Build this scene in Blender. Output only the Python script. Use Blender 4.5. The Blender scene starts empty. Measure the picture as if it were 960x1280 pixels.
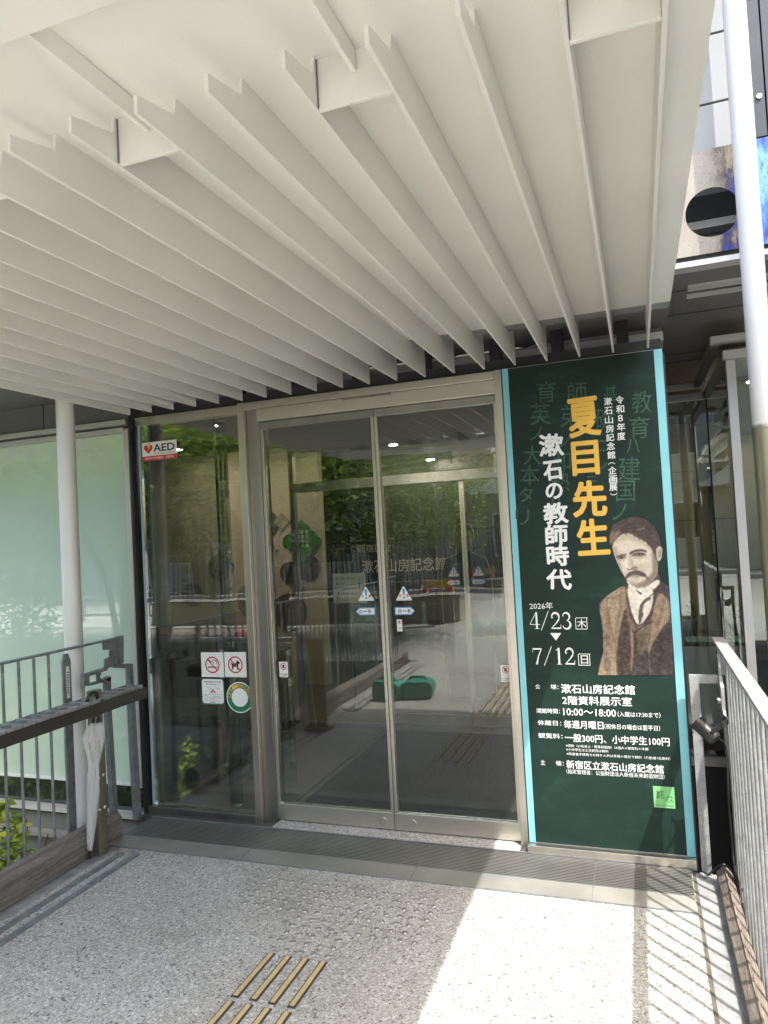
import bpy, math, random
import numpy as np
from mathutils import Vector, Matrix

random.seed(7)
rng = np.random.default_rng(7)
SC = bpy.context.scene
COL = SC.collection
R = math.radians

# ------------------------------------------------------------------ camera, world, sun, exposure
YAW, PITCH, ROLL, FPX = .340607947, .0348436044, -.0529891551, 895.531356
CAM = np.array([0.0, -3.572, 1.55])
_f = np.array([-math.sin(YAW)*math.cos(PITCH), math.cos(YAW)*math.cos(PITCH), math.sin(PITCH)])
_r0 = np.cross(_f, [0, 0, 1]); _r0 /= np.linalg.norm(_r0); _u0 = np.cross(_r0, _f)
_r = math.cos(ROLL)*_r0 + math.sin(ROLL)*_u0
_u = -math.sin(ROLL)*_r0 + math.cos(ROLL)*_u0
cd = bpy.data.cameras.new('camera'); cam = bpy.data.objects.new('camera', cd); COL.objects.link(cam)
cd.sensor_fit = 'VERTICAL'; cd.sensor_height = 36; cd.sensor_width = 27
cd.lens = FPX/1280*36; cd.clip_start = .05; cd.clip_end = 2000
mw = Matrix.Identity(4)
for i in range(3):
    mw[i][0], mw[i][1], mw[i][2], mw[i][3] = _r[i], _u[i], -_f[i], CAM[i]
cam.matrix_world = mw
SC.camera = cam

SUNV = Vector((.385, -.385, 1.0)).normalized()
SUN_EL = math.asin(SUNV.z); SUN_AZ = math.atan2(SUNV.x, SUNV.y)
w = bpy.data.worlds.new('World'); SC.world = w; w.use_nodes = True
nt = w.node_tree
sky = nt.nodes.new('ShaderNodeTexSky'); sky.sky_type = 'NISHITA'; sky.sun_disc = False
sky.sun_elevation = SUN_EL; sky.sun_rotation = SUN_AZ
sky.air_density = 1.5; sky.dust_density = 5; sky.ozone_density = 1.0
bg = nt.nodes['Background']; bg.inputs[1].default_value = .15
nt.links.new(sky.outputs[0], bg.inputs[0])
sd = bpy.data.lights.new('sun', 'SUN'); sun = bpy.data.objects.new('sun', sd); COL.objects.link(sun)
sd.energy = 2.0; sd.angle = R(.5); sd.color = (1, .965, .90)
sun.rotation_euler = SUNV.to_track_quat('Z', 'Y').to_euler()
SC.view_settings.view_transform = 'Standard'; SC.view_settings.look = 'None'
SC.view_settings.exposure = 2.25; SC.view_settings.gamma = 1
SC.view_settings.use_curve_mapping = False
cy = SC.cycles
cy.max_bounces = 9; cy.diffuse_bounces = 4; cy.glossy_bounces = 4; cy.transmission_bounces = 6
cy.transparent_max_bounces = 14; cy.caustics_reflective = False; cy.caustics_refractive = False
cy.sample_clamp_indirect = 6; cy.use_denoising = True
try: cy.denoiser = 'OPENIMAGEDENOISE'
except Exception: pass

# ------------------------------------------------------------------ measuring helpers
def ray(px, py):
    d = np.array([(px-480)/FPX, -(py-640)/FPX, 1.0])
    return d[0]*_r + d[1]*_u + d[2]*_f
def at(px, py, ax, v):
    d = ray(px, py); t = (v-CAM[ax])/d[ax]; return CAM+t*d
def at_x(px, py, x): return at(px, py, 0, x)
def at_y(px, py, y): return at(px, py, 1, y)
def at_z(px, py, z): return at(px, py, 2, z)

# ------------------------------------------------------------------ materials
def S(r, g, b, k=1.0):
    def l(c):
        c /= 255.0
        return c/12.92 if c <= .04045 else ((c+.055)/1.055)**2.4
    return (l(r)*k, l(g)*k, l(b)*k)
def new_mat(name):
    m = bpy.data.materials.new(name); m.use_nodes = True
    n = m.node_tree.nodes; return m, n, m.node_tree.links, n['Principled BSDF']
def ramp(n, stops, interp='LINEAR'):
    r = n.new('ShaderNodeValToRGB'); r.color_ramp.interpolation = interp
    e = r.color_ramp.elements
    while len(e) < len(stops): e.new(.5)
    for el, (p, c) in zip(e, stops): el.position = p; el.color = (*c, 1)
    return r
def M(name, rgb, rough=.5, metal=0.0, var=.12, scale=6, bump=0.0, bscale=60, stretch=(1, 1, 1), coat=0.0, spec=.5, rvar=.12, fine=.0, fscale=300):
    m, n, L, p = new_mat(name)
    tc = n.new('ShaderNodeTexCoord'); mp = n.new('ShaderNodeMapping'); mp.inputs['Scale'].default_value = stretch
    L.new(tc.outputs['Object'], mp.inputs[0])
    no = n.new('ShaderNodeTexNoise'); no.inputs['Scale'].default_value = scale; no.inputs['Detail'].default_value = 6
    L.new(mp.outputs[0], no.inputs['Vector'])
    lo = tuple(max(0, c*(1-var)) for c in rgb); hi = tuple(min(1, c*(1+var)) for c in rgb)
    r = ramp(n, [(.3, lo), (.7, hi)]); L.new(no.outputs['Fac'], r.inputs[0])
    col = r.outputs[0]
    if fine:
        nf = n.new('ShaderNodeTexNoise'); nf.inputs['Scale'].default_value = fscale; nf.inputs['Detail'].default_value = 3
        L.new(mp.outputs[0], nf.inputs['Vector'])
        mx = n.new('ShaderNodeMix'); mx.data_type = 'RGBA'; mx.blend_type = 'MULTIPLY'; mx.inputs[0].default_value = 1
        r2 = ramp(n, [(.35, (1-fine,)*3), (.65, (1+fine*.4,)*3)]); L.new(nf.outputs['Fac'], r2.inputs[0])
        L.new(col, mx.inputs[6]); L.new(r2.outputs[0], mx.inputs[7]); col = mx.outputs[2]
    L.new(col, p.inputs['Base Color'])
    mr = n.new('ShaderNodeMapRange'); mr.inputs[3].default_value = max(.02, rough-rvar*rough); mr.inputs[4].default_value = min(1, rough+rvar*rough)
    L.new(no.outputs['Fac'], mr.inputs[0]); L.new(mr.outputs[0], p.inputs['Roughness'])
    p.inputs['Metallic'].default_value = metal
    p.inputs['Specular IOR Level'].default_value = spec
    if coat: p.inputs['Coat Weight'].default_value = coat; p.inputs['Coat Roughness'].default_value = .02
    if bump:
        nb = n.new('ShaderNodeTexNoise'); nb.inputs['Scale'].default_value = bscale; nb.inputs['Detail'].default_value = 4
        L.new(mp.outputs[0], nb.inputs['Vector'])
        b = n.new('ShaderNodeBump'); b.inputs['Strength'].default_value = bump; b.inputs['Distance'].default_value = .01
        L.new(nb.outputs['Fac'], b.inputs['Height']); L.new(b.outputs[0], p.inputs['Normal'])
    return m
def glass_mat(name, tint=(.80, .84, .82), k=1.9, base=.02):
    m, n, L, p = new_mat(name); n.remove(p)
    out = n['Material Output']
    t = n.new('ShaderNodeBsdfTransparent'); t.inputs[0].default_value = (*tint, 1)
    g = n.new('ShaderNodeBsdfGlossy'); g.inputs['Roughness'].default_value = 0.0; g.inputs[0].default_value = (.94, .97, .95, 1)
    fr = n.new('ShaderNodeFresnel'); fr.inputs[0].default_value = 1.5
    mul = n.new('ShaderNodeMath'); mul.operation = 'MULTIPLY_ADD'; mul.inputs[1].default_value = k; mul.inputs[2].default_value = base; mul.use_clamp = True
    L.new(fr.outputs[0], mul.inputs[0])
    # float-glass waviness
    tc = n.new('ShaderNodeTexCoord'); no = n.new('ShaderNodeTexNoise'); no.inputs['Scale'].default_value = 2.2; no.inputs['Detail'].default_value = 1
    L.new(tc.outputs['Object'], no.inputs['Vector'])
    b = n.new('ShaderNodeBump'); b.inputs['Strength'].default_value = .02; b.inputs['Distance'].default_value = .05
    L.new(no.outputs['Fac'], b.inputs['Height']); L.new(b.outputs[0], g.inputs['Normal'])
    mx = n.new('ShaderNodeMixShader')
    L.new(mul.outputs[0], mx.inputs[0]); L.new(t.outputs[0], mx.inputs[1]); L.new(g.outputs[0], mx.inputs[2]); L.new(mx.outputs[0], out.inputs[0])
    return m
def emit_mat(name, rgb, s):
    m, n, L, p = new_mat(name)
    p.inputs['Base Color'].default_value = (*rgb, 1); p.inputs['Emission Color'].default_value = (*rgb, 1); p.inputs['Emission Strength'].default_value = s
    return m
def terrazzo_mat(name, bright=.90, scale=130):
    m, n, L, p = new_mat(name)
    tc = n.new('ShaderNodeTexCoord')
    wn = n.new('ShaderNodeTexNoise'); wn.inputs['Scale'].default_value = 160; wn.inputs['Detail'].default_value = 1; L.new(tc.outputs['Object'], wn.inputs['Vector'])
    vm = n.new('ShaderNodeVectorMath'); vm.operation = 'MULTIPLY_ADD'; vm.inputs[1].default_value = (.006, .006, .006); L.new(wn.outputs['Color'], vm.inputs[0]); L.new(tc.outputs['Object'], vm.inputs[2])
    k = bright
    def chips(sc, stops):
        v = n.new('ShaderNodeTexVoronoi'); v.inputs['Scale'].default_value = sc; L.new(vm.outputs[0], v.inputs['Vector'])
        sep = n.new('ShaderNodeSeparateColor'); L.new(v.outputs['Color'], sep.inputs[0]); r = ramp(n, stops, 'CONSTANT'); L.new(sep.outputs[0], r.inputs[0]); return v, r, sep
    g = lambda x, w=.965: (x*k, x*k*.995, x*k*w)
    v1, r1, s1 = chips(scale, [(0, g(.13)), (.06, g(.23)), (.2, g(.32)), (.42, g(.40, .94)), (.66, g(.47)), (.86, g(.57))])
    v2, r2, s2 = chips(scale*2.3, [(0, g(.17)), (.12, g(.28)), (.35, g(.38, .93)), (.65, g(.46)), (.88, g(.56))])
    pick = ramp(n, [(.47, (0, 0, 0)), (.53, (1, 1, 1))]); L.new(s1.outputs[1], pick.inputs[0])
    mx = n.new('ShaderNodeMix'); mx.data_type = 'RGBA'; L.new(pick.outputs[0], mx.inputs[0]); L.new(r1.outputs[0], mx.inputs[6]); L.new(r2.outputs[0], mx.inputs[7])
    no = n.new('ShaderNodeTexNoise'); no.inputs['Scale'].default_value = 1.6; no.inputs['Detail'].default_value = 8; no.inputs['Roughness'].default_value = .68
    L.new(tc.outputs['Object'], no.inputs['Vector'])
    r3 = ramp(n, [(.30, (.74, .725, .68)), (.46, (.95, .94, .91)), (.65, (1.05, 1.05, 1.05))]); L.new(no.outputs['Fac'], r3.inputs[0])
    m2 = n.new('ShaderNodeMix'); m2.data_type = 'RGBA'; m2.blend_type = 'MULTIPLY'; m2.inputs[0].default_value = 1
    L.new(mx.outputs[2], m2.inputs[6]); L.new(r3.outputs[0], m2.inputs[7]); L.new(m2.outputs[2], p.inputs['Base Color'])
    p.inputs['Roughness'].default_value = .75
    b = n.new('ShaderNodeBump'); b.inputs['Strength'].default_value = .3; b.inputs['Distance'].default_value = .003; b.invert = True
    L.new(v1.outputs['Distance'], b.inputs['Height']); L.new(b.outputs[0], p.inputs['Normal'])
    return m
def leaf_mat(name, lo, hi, trans=.45):
    m, n, L, p = new_mat(name); out = n['Material Output']
    g = n.new('ShaderNodeNewGeometry'); r = ramp(n, [(0, lo), (1, hi)]); L.new(g.outputs['Random Per Island'], r.inputs[0])
    L.new(r.outputs[0], p.inputs['Base Color']); p.inputs['Roughness'].default_value = .5
    t = n.new('ShaderNodeBsdfTranslucent'); L.new(r.outputs[0], t.inputs[0])
    mx = n.new('ShaderNodeMixShader'); mx.inputs[0].default_value = trans
    L.new(p.outputs[0], mx.inputs[1]); L.new(t.outputs[0], mx.inputs[2]); L.new(mx.outputs[0], out.inputs[0])
    return m

m_white = M('white_paint', (.795, .79, .745), .42, var=.05, scale=2.2, bump=.02, bscale=8)
m_postwhite = M('post_white_paint', (.68, .68, .67), .3, var=.03, scale=3, coat=.2)
m_steel = M('brushed_stainless', (.56, .53, .47), .33, 1.0, var=.10, scale=9, stretch=(1, 1, .06), bump=.03, bscale=160)
m_steelh = M('brushed_stainless_header', (.60, .57, .50), .36, 1.0, var=.10, scale=7, stretch=(.06, 1, 1), bump=.03, bscale=160)
m_steeldark = M('dark_stainless', (.33, .32, .30), .38, 1.0, var=.14, scale=8, stretch=(1, 1, .08))
m_bronze = M('dark_bronze_steel', (.085, .08, .072), .38, .7, var=.2, scale=5)
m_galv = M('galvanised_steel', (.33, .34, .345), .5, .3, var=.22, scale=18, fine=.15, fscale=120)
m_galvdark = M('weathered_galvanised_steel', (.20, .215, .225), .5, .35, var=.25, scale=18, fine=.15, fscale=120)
m_alu = M('pale_aluminium', (.60, .60, .585), .4, .35, var=.05, scale=4)
m_olive = M('tarnished_steel', (.30, .285, .21), .38, .9, var=.25, scale=6, stretch=(1, 1, .4))
m_dark = M('dark_panel', (.045, .046, .048), .5, var=.2, scale=2)
m_black = M('black_metal', (.018, .018, .019), .42, var=.2, scale=12)
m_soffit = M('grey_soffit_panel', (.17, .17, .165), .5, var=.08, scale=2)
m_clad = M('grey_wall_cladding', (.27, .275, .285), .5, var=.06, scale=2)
m_navy = M('navy_steel', (.03, .035, .05), .4, var=.15, scale=4)
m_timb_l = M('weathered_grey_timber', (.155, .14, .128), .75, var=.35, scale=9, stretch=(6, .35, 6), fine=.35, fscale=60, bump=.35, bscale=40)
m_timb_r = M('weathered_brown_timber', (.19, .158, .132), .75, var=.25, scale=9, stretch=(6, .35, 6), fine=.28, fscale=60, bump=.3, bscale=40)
m_rust = M('brown_sealant', (.095, .082, .068), .8, var=.3, scale=20)
m_terr = terrazzo_mat('exposed_aggregate_paving')
m_thresh = terrazzo_mat('threshold_terrazzo', 1.1, 130)
m_conc = M('concrete', (.27, .26, .24), .85, var=.18, scale=4, fine=.15, fscale=90, bump=.2)
m_ground = M('pale_gravel_ground', (.22, .215, .20), .95, var=.25, scale=5, bump=.5, bscale=40, fine=.25, fscale=80)  # unseen ground, made pale to bounce fill light into the shade
m_soil = M('garden_soil', (.06, .048, .035), .95, var=.4, scale=6, bump=.6, bscale=30)
m_asph = M('asphalt', (.055, .055, .057), .9, var=.25, scale=30, bump=.3, bscale=200)
m_glass = glass_mat('clear_glass', (.92, .94, .93), k=1.5, base=.012)
m_glass2 = glass_mat('clear_side_glass', (.74, .80, .77), 2.2, .03)
m_glass3 = glass_mat('clear_return_glass', (.82, .86, .84), .7, .0)
m_gedge = M('glass_edge', (.33, .46, .52), .15, var=.08, scale=4)
m_frost = M('frosted_green_glass', (.54, .69, .59), .5, var=.05, scale=1.2, coat=1.0)
m_frost.node_tree.nodes['Principled BSDF'].inputs['Coat IOR'].default_value = 2.6
m_frost2 = M('frosted_grey_glass', (.66, .76, .68), .5, var=.06, scale=1.2, coat=1.0)
m_frost2.node_tree.nodes['Principled BSDF'].inputs['Coat IOR'].default_value = 2.4
m_dwin = M('dark_window_glass', (.012, .016, .016), .08, var=.1, scale=1, coat=1.0, spec=.8)
m_beige = M('beige_interior_wall', (.40, .36, .28), .7, var=.06, scale=2)
m_intdark = M('dark_interior_wall', (.035, .035, .034), .7, var=.15, scale=2)
m_intgrey = M('grey_interior_wall', (.20, .195, .18), .7, var=.08, scale=2)
m_intfloor = M('grey_interior_floor', (.07, .068, .064), .55, var=.15, scale=6, fine=.15)
m_mat = M('charcoal_entrance_mat', (.014, .015, .016), .95, var=.3, scale=12, bump=.6, bscale=250, fine=.3, fscale=180)
m_ink = M('black_print', (.02, .02, .02), .5, var=0, scale=1)
m_red = M('red_print', (.55, .03, .04), .5, var=0, scale=1)
m_sign = M('white_sign_plastic', (.78, .79, .77), .35, var=.02, scale=3)
m_blue = M('blue_print', (.06, .30, .62), .4, var=0, scale=1)
m_cyan = M('cyan_tape', (.22, .56, .64), .45, var=.05, scale=6)
m_pwhite = M('poster_white_ink', (.80, .82, .82), .5, var=.04, scale=14)
m_yellow = M('poster_yellow_ink', (.80, .48, .08), .5, var=.05, scale=10)
m_chalk = M('chalk_ink', (.040, .095, .064), .8, var=.45, scale=22)
m_tgreen = M('green_plastic', (.02, .28, .19), .35, var=.08, scale=5)
m_cone = M('orange_red_plastic', (.70, .05, .03), .45, var=.08, scale=5)
m_brownw = M('brown_wood_panel', (.13, .065, .03), .5, var=.2, scale=6, stretch=(6, 6, .5))
m_bark = M('bark', (.075, .058, .045), .9, var=.35, scale=14, bump=.5, bscale=30)
m_leaf = leaf_mat('maple_leaves', (.07, .13, .015), (.24, .33, .05), .55)
m_leaf2 = leaf_mat('shade_tree_leaves', (.02, .05, .012), (.07, .12, .03))
m_leafred = leaf_mat('red_maple_leaves', (.12, .03, .025), (.26, .08, .05))
m_shrub = leaf_mat('sunlit_tone_shrub_leaves', (.07, .15, .02), (.50, .56, .08), .45)  # bright yellow end stands in for sunlight on leaves that lie in shade
m_tactile = M('tan_tactile_insert', (.46, .35, .18), .6, var=.12, scale=30)
m_tactedge = M('dark_tactile_base', (.05, .05, .045), .6, var=.2, scale=30)
m_stud = M('steel_stud', (.29, .285, .265), .38, .6, var=.1, scale=30)

# poster green: chalkboard, printed
def chalkboard():
    m, n, L, p = new_mat('chalkboard_green_print')
    tc = n.new('ShaderNodeTexCoord'); a = n.new('ShaderNodeTexNoise'); a.inputs['Scale'].default_value = 3.2; a.inputs['Detail'].default_value = 9; a.inputs['Roughness'].default_value = .7
    mp = n.new('ShaderNodeMapping'); mp.inputs['Scale'].default_value = (1, 1, 2.2); L.new(tc.outputs['Object'], mp.inputs[0]); L.new(mp.outputs[0], a.inputs['Vector'])
    r = ramp(n, [(.3, (.0042, .016, .0118)), (.55, (.0072, .0265, .0205)), (.78, (.019, .060, .045))]); L.new(a.outputs['Fac'], r.inputs[0])
    L.new(r.outputs[0], p.inputs['Base Color']); p.inputs['Roughness'].default_value = .55; p.inputs['Specular IOR Level'].default_value = .3
    return m
m_board = chalkboard()
def patina():
    m, n, L, p = new_mat('heat_tinted_metal')
    tc = n.new('ShaderNodeTexCoord'); mp = n.new('ShaderNodeMapping'); mp.inputs['Scale'].default_value = (1, 1, .35); L.new(tc.outputs['Object'], mp.inputs[0])
    a = n.new('ShaderNodeTexNoise'); a.inputs['Scale'].default_value = 9; a.inputs['Detail'].default_value = 9; a.inputs['Roughness'].default_value = .72
    L.new(mp.outputs[0], a.inputs['Vector'])
    gx = n.new('ShaderNodeSeparateXYZ'); L.new(tc.outputs['Object'], gx.inputs[0])
    mr = n.new('ShaderNodeMapRange'); mr.inputs[1].default_value = .29-1.5; mr.inputs[2].default_value = .55-1.5; mr.inputs[3].default_value = -.20; mr.inputs[4].default_value = .24
    L.new(gx.outputs[0], mr.inputs[0])
    ad = n.new('ShaderNodeMath'); ad.operation = 'ADD'; L.new(a.outputs['Fac'], ad.inputs[0]); L.new(mr.outputs[0], ad.inputs[1])
    r = ramp(n, [(.0, (.30, .28, .25)), (.44, (.25, .22, .18)), (.52, (.15, .12, .085)), (.56, (.04, .025, .08)), (.61, (.02, .04, .20)), (.68, (.04, .13, .38)), (.76, (.14, .30, .40)), (.84, (.015, .02, .14))])
    L.new(ad.outputs[0], r.inputs[0])
    v = n.new('ShaderNodeTexVoronoi'); v.inputs['Scale'].default_value = 90; L.new(tc.outputs['Object'], v.inputs['Vector'])
    rv = ramp(n, [(.12, (.25, .24, .26)), (.22, (1, 1, 1))]); L.new(v.outputs['Distance'], rv.inputs[0])
    mx = n.new('ShaderNodeMix'); mx.data_type = 'RGBA'; mx.blend_type = 'MULTIPLY'; mx.inputs[0].default_value = .75
    L.new(r.outputs[0], mx.inputs[6]); L.new(rv.outputs[0], mx.inputs[7]); L.new(mx.outputs[2], p.inputs['Base Color'])
    p.inputs['Roughness'].default_value = .4; p.inputs['Metallic'].default_value = .25
    return m
m_patina = patina()
def grate_mat(name, scale, lo, hi, axis='Y', metal=.8):
    m, n, L, p = new_mat(name)
    tc = n.new('ShaderNodeTexCoord'); wv = n.new('ShaderNodeTexWave'); wv.wave_type = 'BANDS'; wv.bands_direction = axis
    wv.inputs['Scale'].default_value = scale; wv.inputs['Distortion'].default_value = 0
    L.new(tc.outputs['Object'], wv.inputs['Vector'])
    no = n.new('ShaderNodeTexNoise'); no.inputs['Scale'].default_value = 4; no.inputs['Detail'].default_value = 6; L.new(tc.outputs['Object'], no.inputs['Vector'])
    r = ramp(n, [(.25, lo), (.75, hi)]); L.new(wv.outputs['Fac'], r.inputs[0])
    r2 = ramp(n, [(.3, (.8, .8, .78)), (.7, (1.1, 1.1, 1.08))]); L.new(no.outputs['Fac'], r2.inputs[0])
    mx = n.new('ShaderNodeMix'); mx.data_type = 'RGBA'; mx.blend_type = 'MULTIPLY'; mx.inputs[0].default_value = 1
    L.new(r.outputs[0], mx.inputs[6]); L.new(r2.outputs[0], mx.inputs[7]); L.new(mx.outputs[2], p.inputs['Base Color'])
    p.inputs['Metallic'].default_value = metal; p.inputs['Roughness'].default_value = .42
    b = n.new('ShaderNodeBump'); b.inputs['Strength'].default_value = .5; b.inputs['Distance'].default_value = .003
    L.new(wv.outputs['Fac'], b.inputs['Height']); L.new(b.outputs[0], p.inputs['Normal'])
    return m

# ------------------------------------------------------------------ mesh builder
def origin_of(o):
    v = Vector((0, 0, 0))
    while o is not None: v += o.location; o = o.parent
    return v
class MB:
    def __init__(s): s.v = []; s.f = []; s.m = []
    def add(s, vs, fs, m=0):
        b = len(s.v); s.v += [tuple(float(c) for c in v) for v in vs]
        s.f += [tuple(i+b for i in f) for f in fs]; s.m += [m]*len(fs); return s
    def box(s, a, b, m=0):
        x0, x1 = sorted((a[0], b[0])); y0, y1 = sorted((a[1], b[1])); z0, z1 = sorted((a[2], b[2]))
        v = [(x0, y0, z0), (x1, y0, z0), (x1, y1, z0), (x0, y1, z0), (x0, y0, z1), (x1, y0, z1), (x1, y1, z1), (x0, y1, z1)]
        return s.add(v, [(0, 3, 2, 1), (4, 5, 6, 7), (0, 1, 5, 4), (1, 2, 6, 5), (2, 3, 7, 6), (3, 0, 4, 7)], m)
    def bar(s, p, q, wd, ht, m=0, up=(0, 0, 1)):
        p = Vector(p); q = Vector(q); d = (q-p).normalized(); u = Vector(up)
        if abs(d.dot(u)) > .95: u = Vector((0, 1, 0))
        a = d.cross(u).normalized(); c = a.cross(d).normalized()
        a *= wd/2; c *= ht/2
        v = [p-a-c, p+a-c, p+a+c, p-a+c, q-a-c, q+a-c, q+a+c, q-a+c]
        return s.add(v, [(0, 3, 2, 1), (4, 5, 6, 7), (0, 1, 5, 4), (1, 2, 6, 5), (2, 3, 7, 6), (3, 0, 4, 7)], m)
    def tube(s, pts, rad, n=10, m=0, caps=True):
        pts = [Vector(p) for p in pts]; rad = rad if isinstance(rad, (list, tuple)) else [rad]*len(pts)
        rings = []; pu = None
        for i, p in enumerate(pts):
            d = (pts[min(i+1, len(pts)-1)]-pts[max(i-1, 0)]).normalized()
            if pu is None:
                u = Vector((0, 0, 1)) if abs(d.z) < .9 else Vector((1, 0, 0))
                pu = (u-d*u.dot(d)).normalized()
            else: pu = (pu-d*pu.dot(d)).normalized()
            w_ = d.cross(pu)
            rings.append([p+(pu*math.cos(2*math.pi*k/n)+w_*math.sin(2*math.pi*k/n))*rad[i] for k in range(n)])
        v = [x for r in rings for x in r]; f = []
        for i in range(len(pts)-1):
            for k in range(n): f.append((i*n+k, i*n+(k+1) % n, (i+1)*n+(k+1) % n, (i+1)*n+k))
        if caps: f.append(tuple(range(n-1, -1, -1))); f.append(tuple((len(pts)-1)*n+k for k in range(n)))
        return s.add(v, f, m)
    def poly(s, pts, m=0): return s.add(pts, [tuple(range(len(pts)))], m)
    def prism(s, pts, ext, m=0):
        n = len(pts); e = Vector(ext); a = [Vector(p) for p in pts]; b = [p+e for p in a]
        return s.add(a+b, [tuple(range(n-1, -1, -1)), tuple(range(n, 2*n))]+[(i, (i+1) % n, (i+1) % n+n, i+n) for i in range(n)], m)
    def sphere(s, c, r, nu=12, nv=8, m=0, sc=(1, 1, 1)):
        v = []; f = []
        for j in range(nv+1):
            t = math.pi*j/nv
            for i in range(nu):
                p = 2*math.pi*i/nu
                v.append((c[0]+r*sc[0]*math.sin(t)*math.cos(p), c[1]+r*sc[1]*math.sin(t)*math.sin(p), c[2]+r*sc[2]*math.cos(t)))
        for j in range(nv):
            for i in range(nu): f.append((j*nu+i, (j+1)*nu+i, (j+1)*nu+(i+1) % nu, j*nu+(i+1) % nu))
        return s.add(v, f, m)
    def lathe(s, prof, c, n=20, m=0):
        v = []; f = []
        for r, z in prof:
            for k in range(n): v.append((c[0]+r*math.cos(2*math.pi*k/n), c[1]+r*math.sin(2*math.pi*k/n), c[2]+z))
        for i in range(len(prof)-1):
            for k in range(n): f.append((i*n+k, i*n+(k+1) % n, (i+1)*n+(k+1) % n, (i+1)*n+k))
        return s.add(v, f, m)
    def build(s, name, mats, parent=None, smooth=False, bevel=0.0, label=None):
        me = bpy.data.meshes.new(name); o = bpy.data.objects.new(name, me); COL.objects.link(o)
        off = Vector((0, 0, 0))
        if parent is not None: off = origin_of(parent); o.parent = parent
        me.from_pydata([(v[0]-off.x, v[1]-off.y, v[2]-off.z) for v in s.v], [], s.f)
        for m in (mats if isinstance(mats, (list, tuple)) else [mats]): me.materials.append(m)
        me.polygons.foreach_set('material_index', s.m)
        if smooth:
            me.polygons.foreach_set('use_smooth', [True]*len(s.f))
            try: me.set_sharp_from_angle(angle=R(40))
            except Exception: pass
        me.update()
        if bevel:
            b = o.modifiers.new('bevel', 'BEVEL'); b.width = bevel; b.segments = 2; b.limit_method = 'ANGLE'; b.angle_limit = R(40)
        if label: o['label'] = label
        return o
def tag(o, label, cat, group=None, kind=None):
    o['label'] = label; o['category'] = cat
    if group: o['group'] = group
    if kind: o['kind'] = kind
    return o
def struct(o): o['kind'] = 'structure'; return o
def thing(name, label, cat, loc, group=None):
    o = bpy.data.objects.new(name, None); COL.objects.link(o); o.location = loc; o.empty_display_size = .1
    return tag(o, label, cat, group)
def copy_thing(o, loc, label=None):
    def rec(x, par):
        c = x.copy(); COL.objects.link(c)
        if par is not None: c.parent = par
        for ch in x.children: rec(ch, c)
        return c
    c = rec(o, None); c.location = loc
    if label: c['label'] = label
    return c

# text: builds the glyphs as flat print inside mb
def glyphs(string, offset=0.0, res=3, shear=0.0):
    cu = bpy.data.curves.new('t', 'FONT'); cu.body = string; cu.size = 1; cu.resolution_u = res; cu.offset = offset; cu.shear = shear
    cu.fill_mode = 'FRONT' if hasattr(cu, 'fill_mode') else cu.fill_mode
    ob = bpy.data.objects.new('t', cu); COL.objects.link(ob)
    dg = bpy.context.evaluated_depsgraph_get(); dg.update()
    me = bpy.data.meshes.new_from_object(ob.evaluated_get(dg))
    vs = [tuple(v.co) for v in me.vertices]; fs = [tuple(p.vertices) for p in me.polygons]
    bpy.data.objects.remove(ob); bpy.data.curves.remove(cu); bpy.data.meshes.remove(me)
    return vs, fs
def put_text(mb, string, p00, p10, p01, m=0, offset=0.0, res=3, keep=False, shear=0.0):
    """fit the glyph box to the frame p00 (lower left) p10 (lower right) p01 (upper left)"""
    vs, fs = glyphs(string, 0.0, res, shear)
    if not vs: return
    if offset > .003 and not keep:
        # heavier weight: the same glyph printed several times around its place, each a hair in front
        p00 = Vector(p00); ex = Vector(p10)-p00; ey = Vector(p01)-p00
        n = 8 if offset > .015 else 4; nchar = max(1, len(string)); u = min(ey.length, ex.length/nchar)*offset*.9
        un, wn = ex.normalized(), ey.normalized(); nrm = un.cross(wn)
        if nrm.y > 0: nrm = -nrm
        for i in range(n):
            a = 2*math.pi*i/n; d = (un*math.cos(a)+wn*math.sin(a))*u+nrm*(.00006*i)
            put_text(mb, string, p00+d, p00+d+ex, p00+d+ey, m, 0, res)
        return
    xs = [v[0] for v in vs]; ys = [v[1] for v in vs]
    x0, x1, y0, y1 = min(xs), max(xs), min(ys), max(ys)
    p00 = Vector(p00); ex = Vector(p10)-p00; ey = Vector(p01)-p00
    if keep:
        su = min(ex.length/(x1-x0), ey.length/(y1-y0)); cx = (p00+ex/2+ey/2); exn = ex.normalized(); eyn = ey.normalized()
        mb.add([cx+exn*((v[0]-(x0+x1)/2)*su)+eyn*((v[1]-(y0+y1)/2)*su) for v in vs], fs, m)
    else:
        mb.add([p00+ex*((v[0]-x0)/(x1-x0))+ey*((v[1]-y0)/max(1e-6, y1-y0)) for v in vs], fs, m)

# ================================================================== ground and paving
mb = MB()
g = 900
mb.add([(-g, -g, -.02), (g, -g, -.02), (g, -4.95, -.02), (-g, -4.95, -.02), (-g, -4.95, -1.5), (g, -4.95, -1.5), (g, g, -1.5), (-g, g, -1.5)], [(0, 1, 2, 3), (3, 2, 5, 4), (4, 5, 6, 7)])
struct(mb.build('ground', m_ground))
mb = MB(); mb.box((-2.66, -4.9, -.25), (.125, -.075, 0)); struct(mb.build('bridge_deck', m_terr))
mb = MB(); mb.box((-3.35, -9.2, -.25), (10, -4.9, 0)); mb.box((-14, -9.2, -.25), (-3.35, -8.2, 0)); struct(mb.build('forecourt_paving', m_terr))
mb = MB(); mb.box((-40, -14.5, -.2), (40, -9.2, -.008)); struct(mb.build('road', m_conc))  # unseen road, kept pale so it bounces fill light
mb = MB(); mb.box((-40, -15.6, -.2), (40, -14.5, .1)); struct(mb.build('far_pavement', m_conc))
mb = MB()
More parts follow.
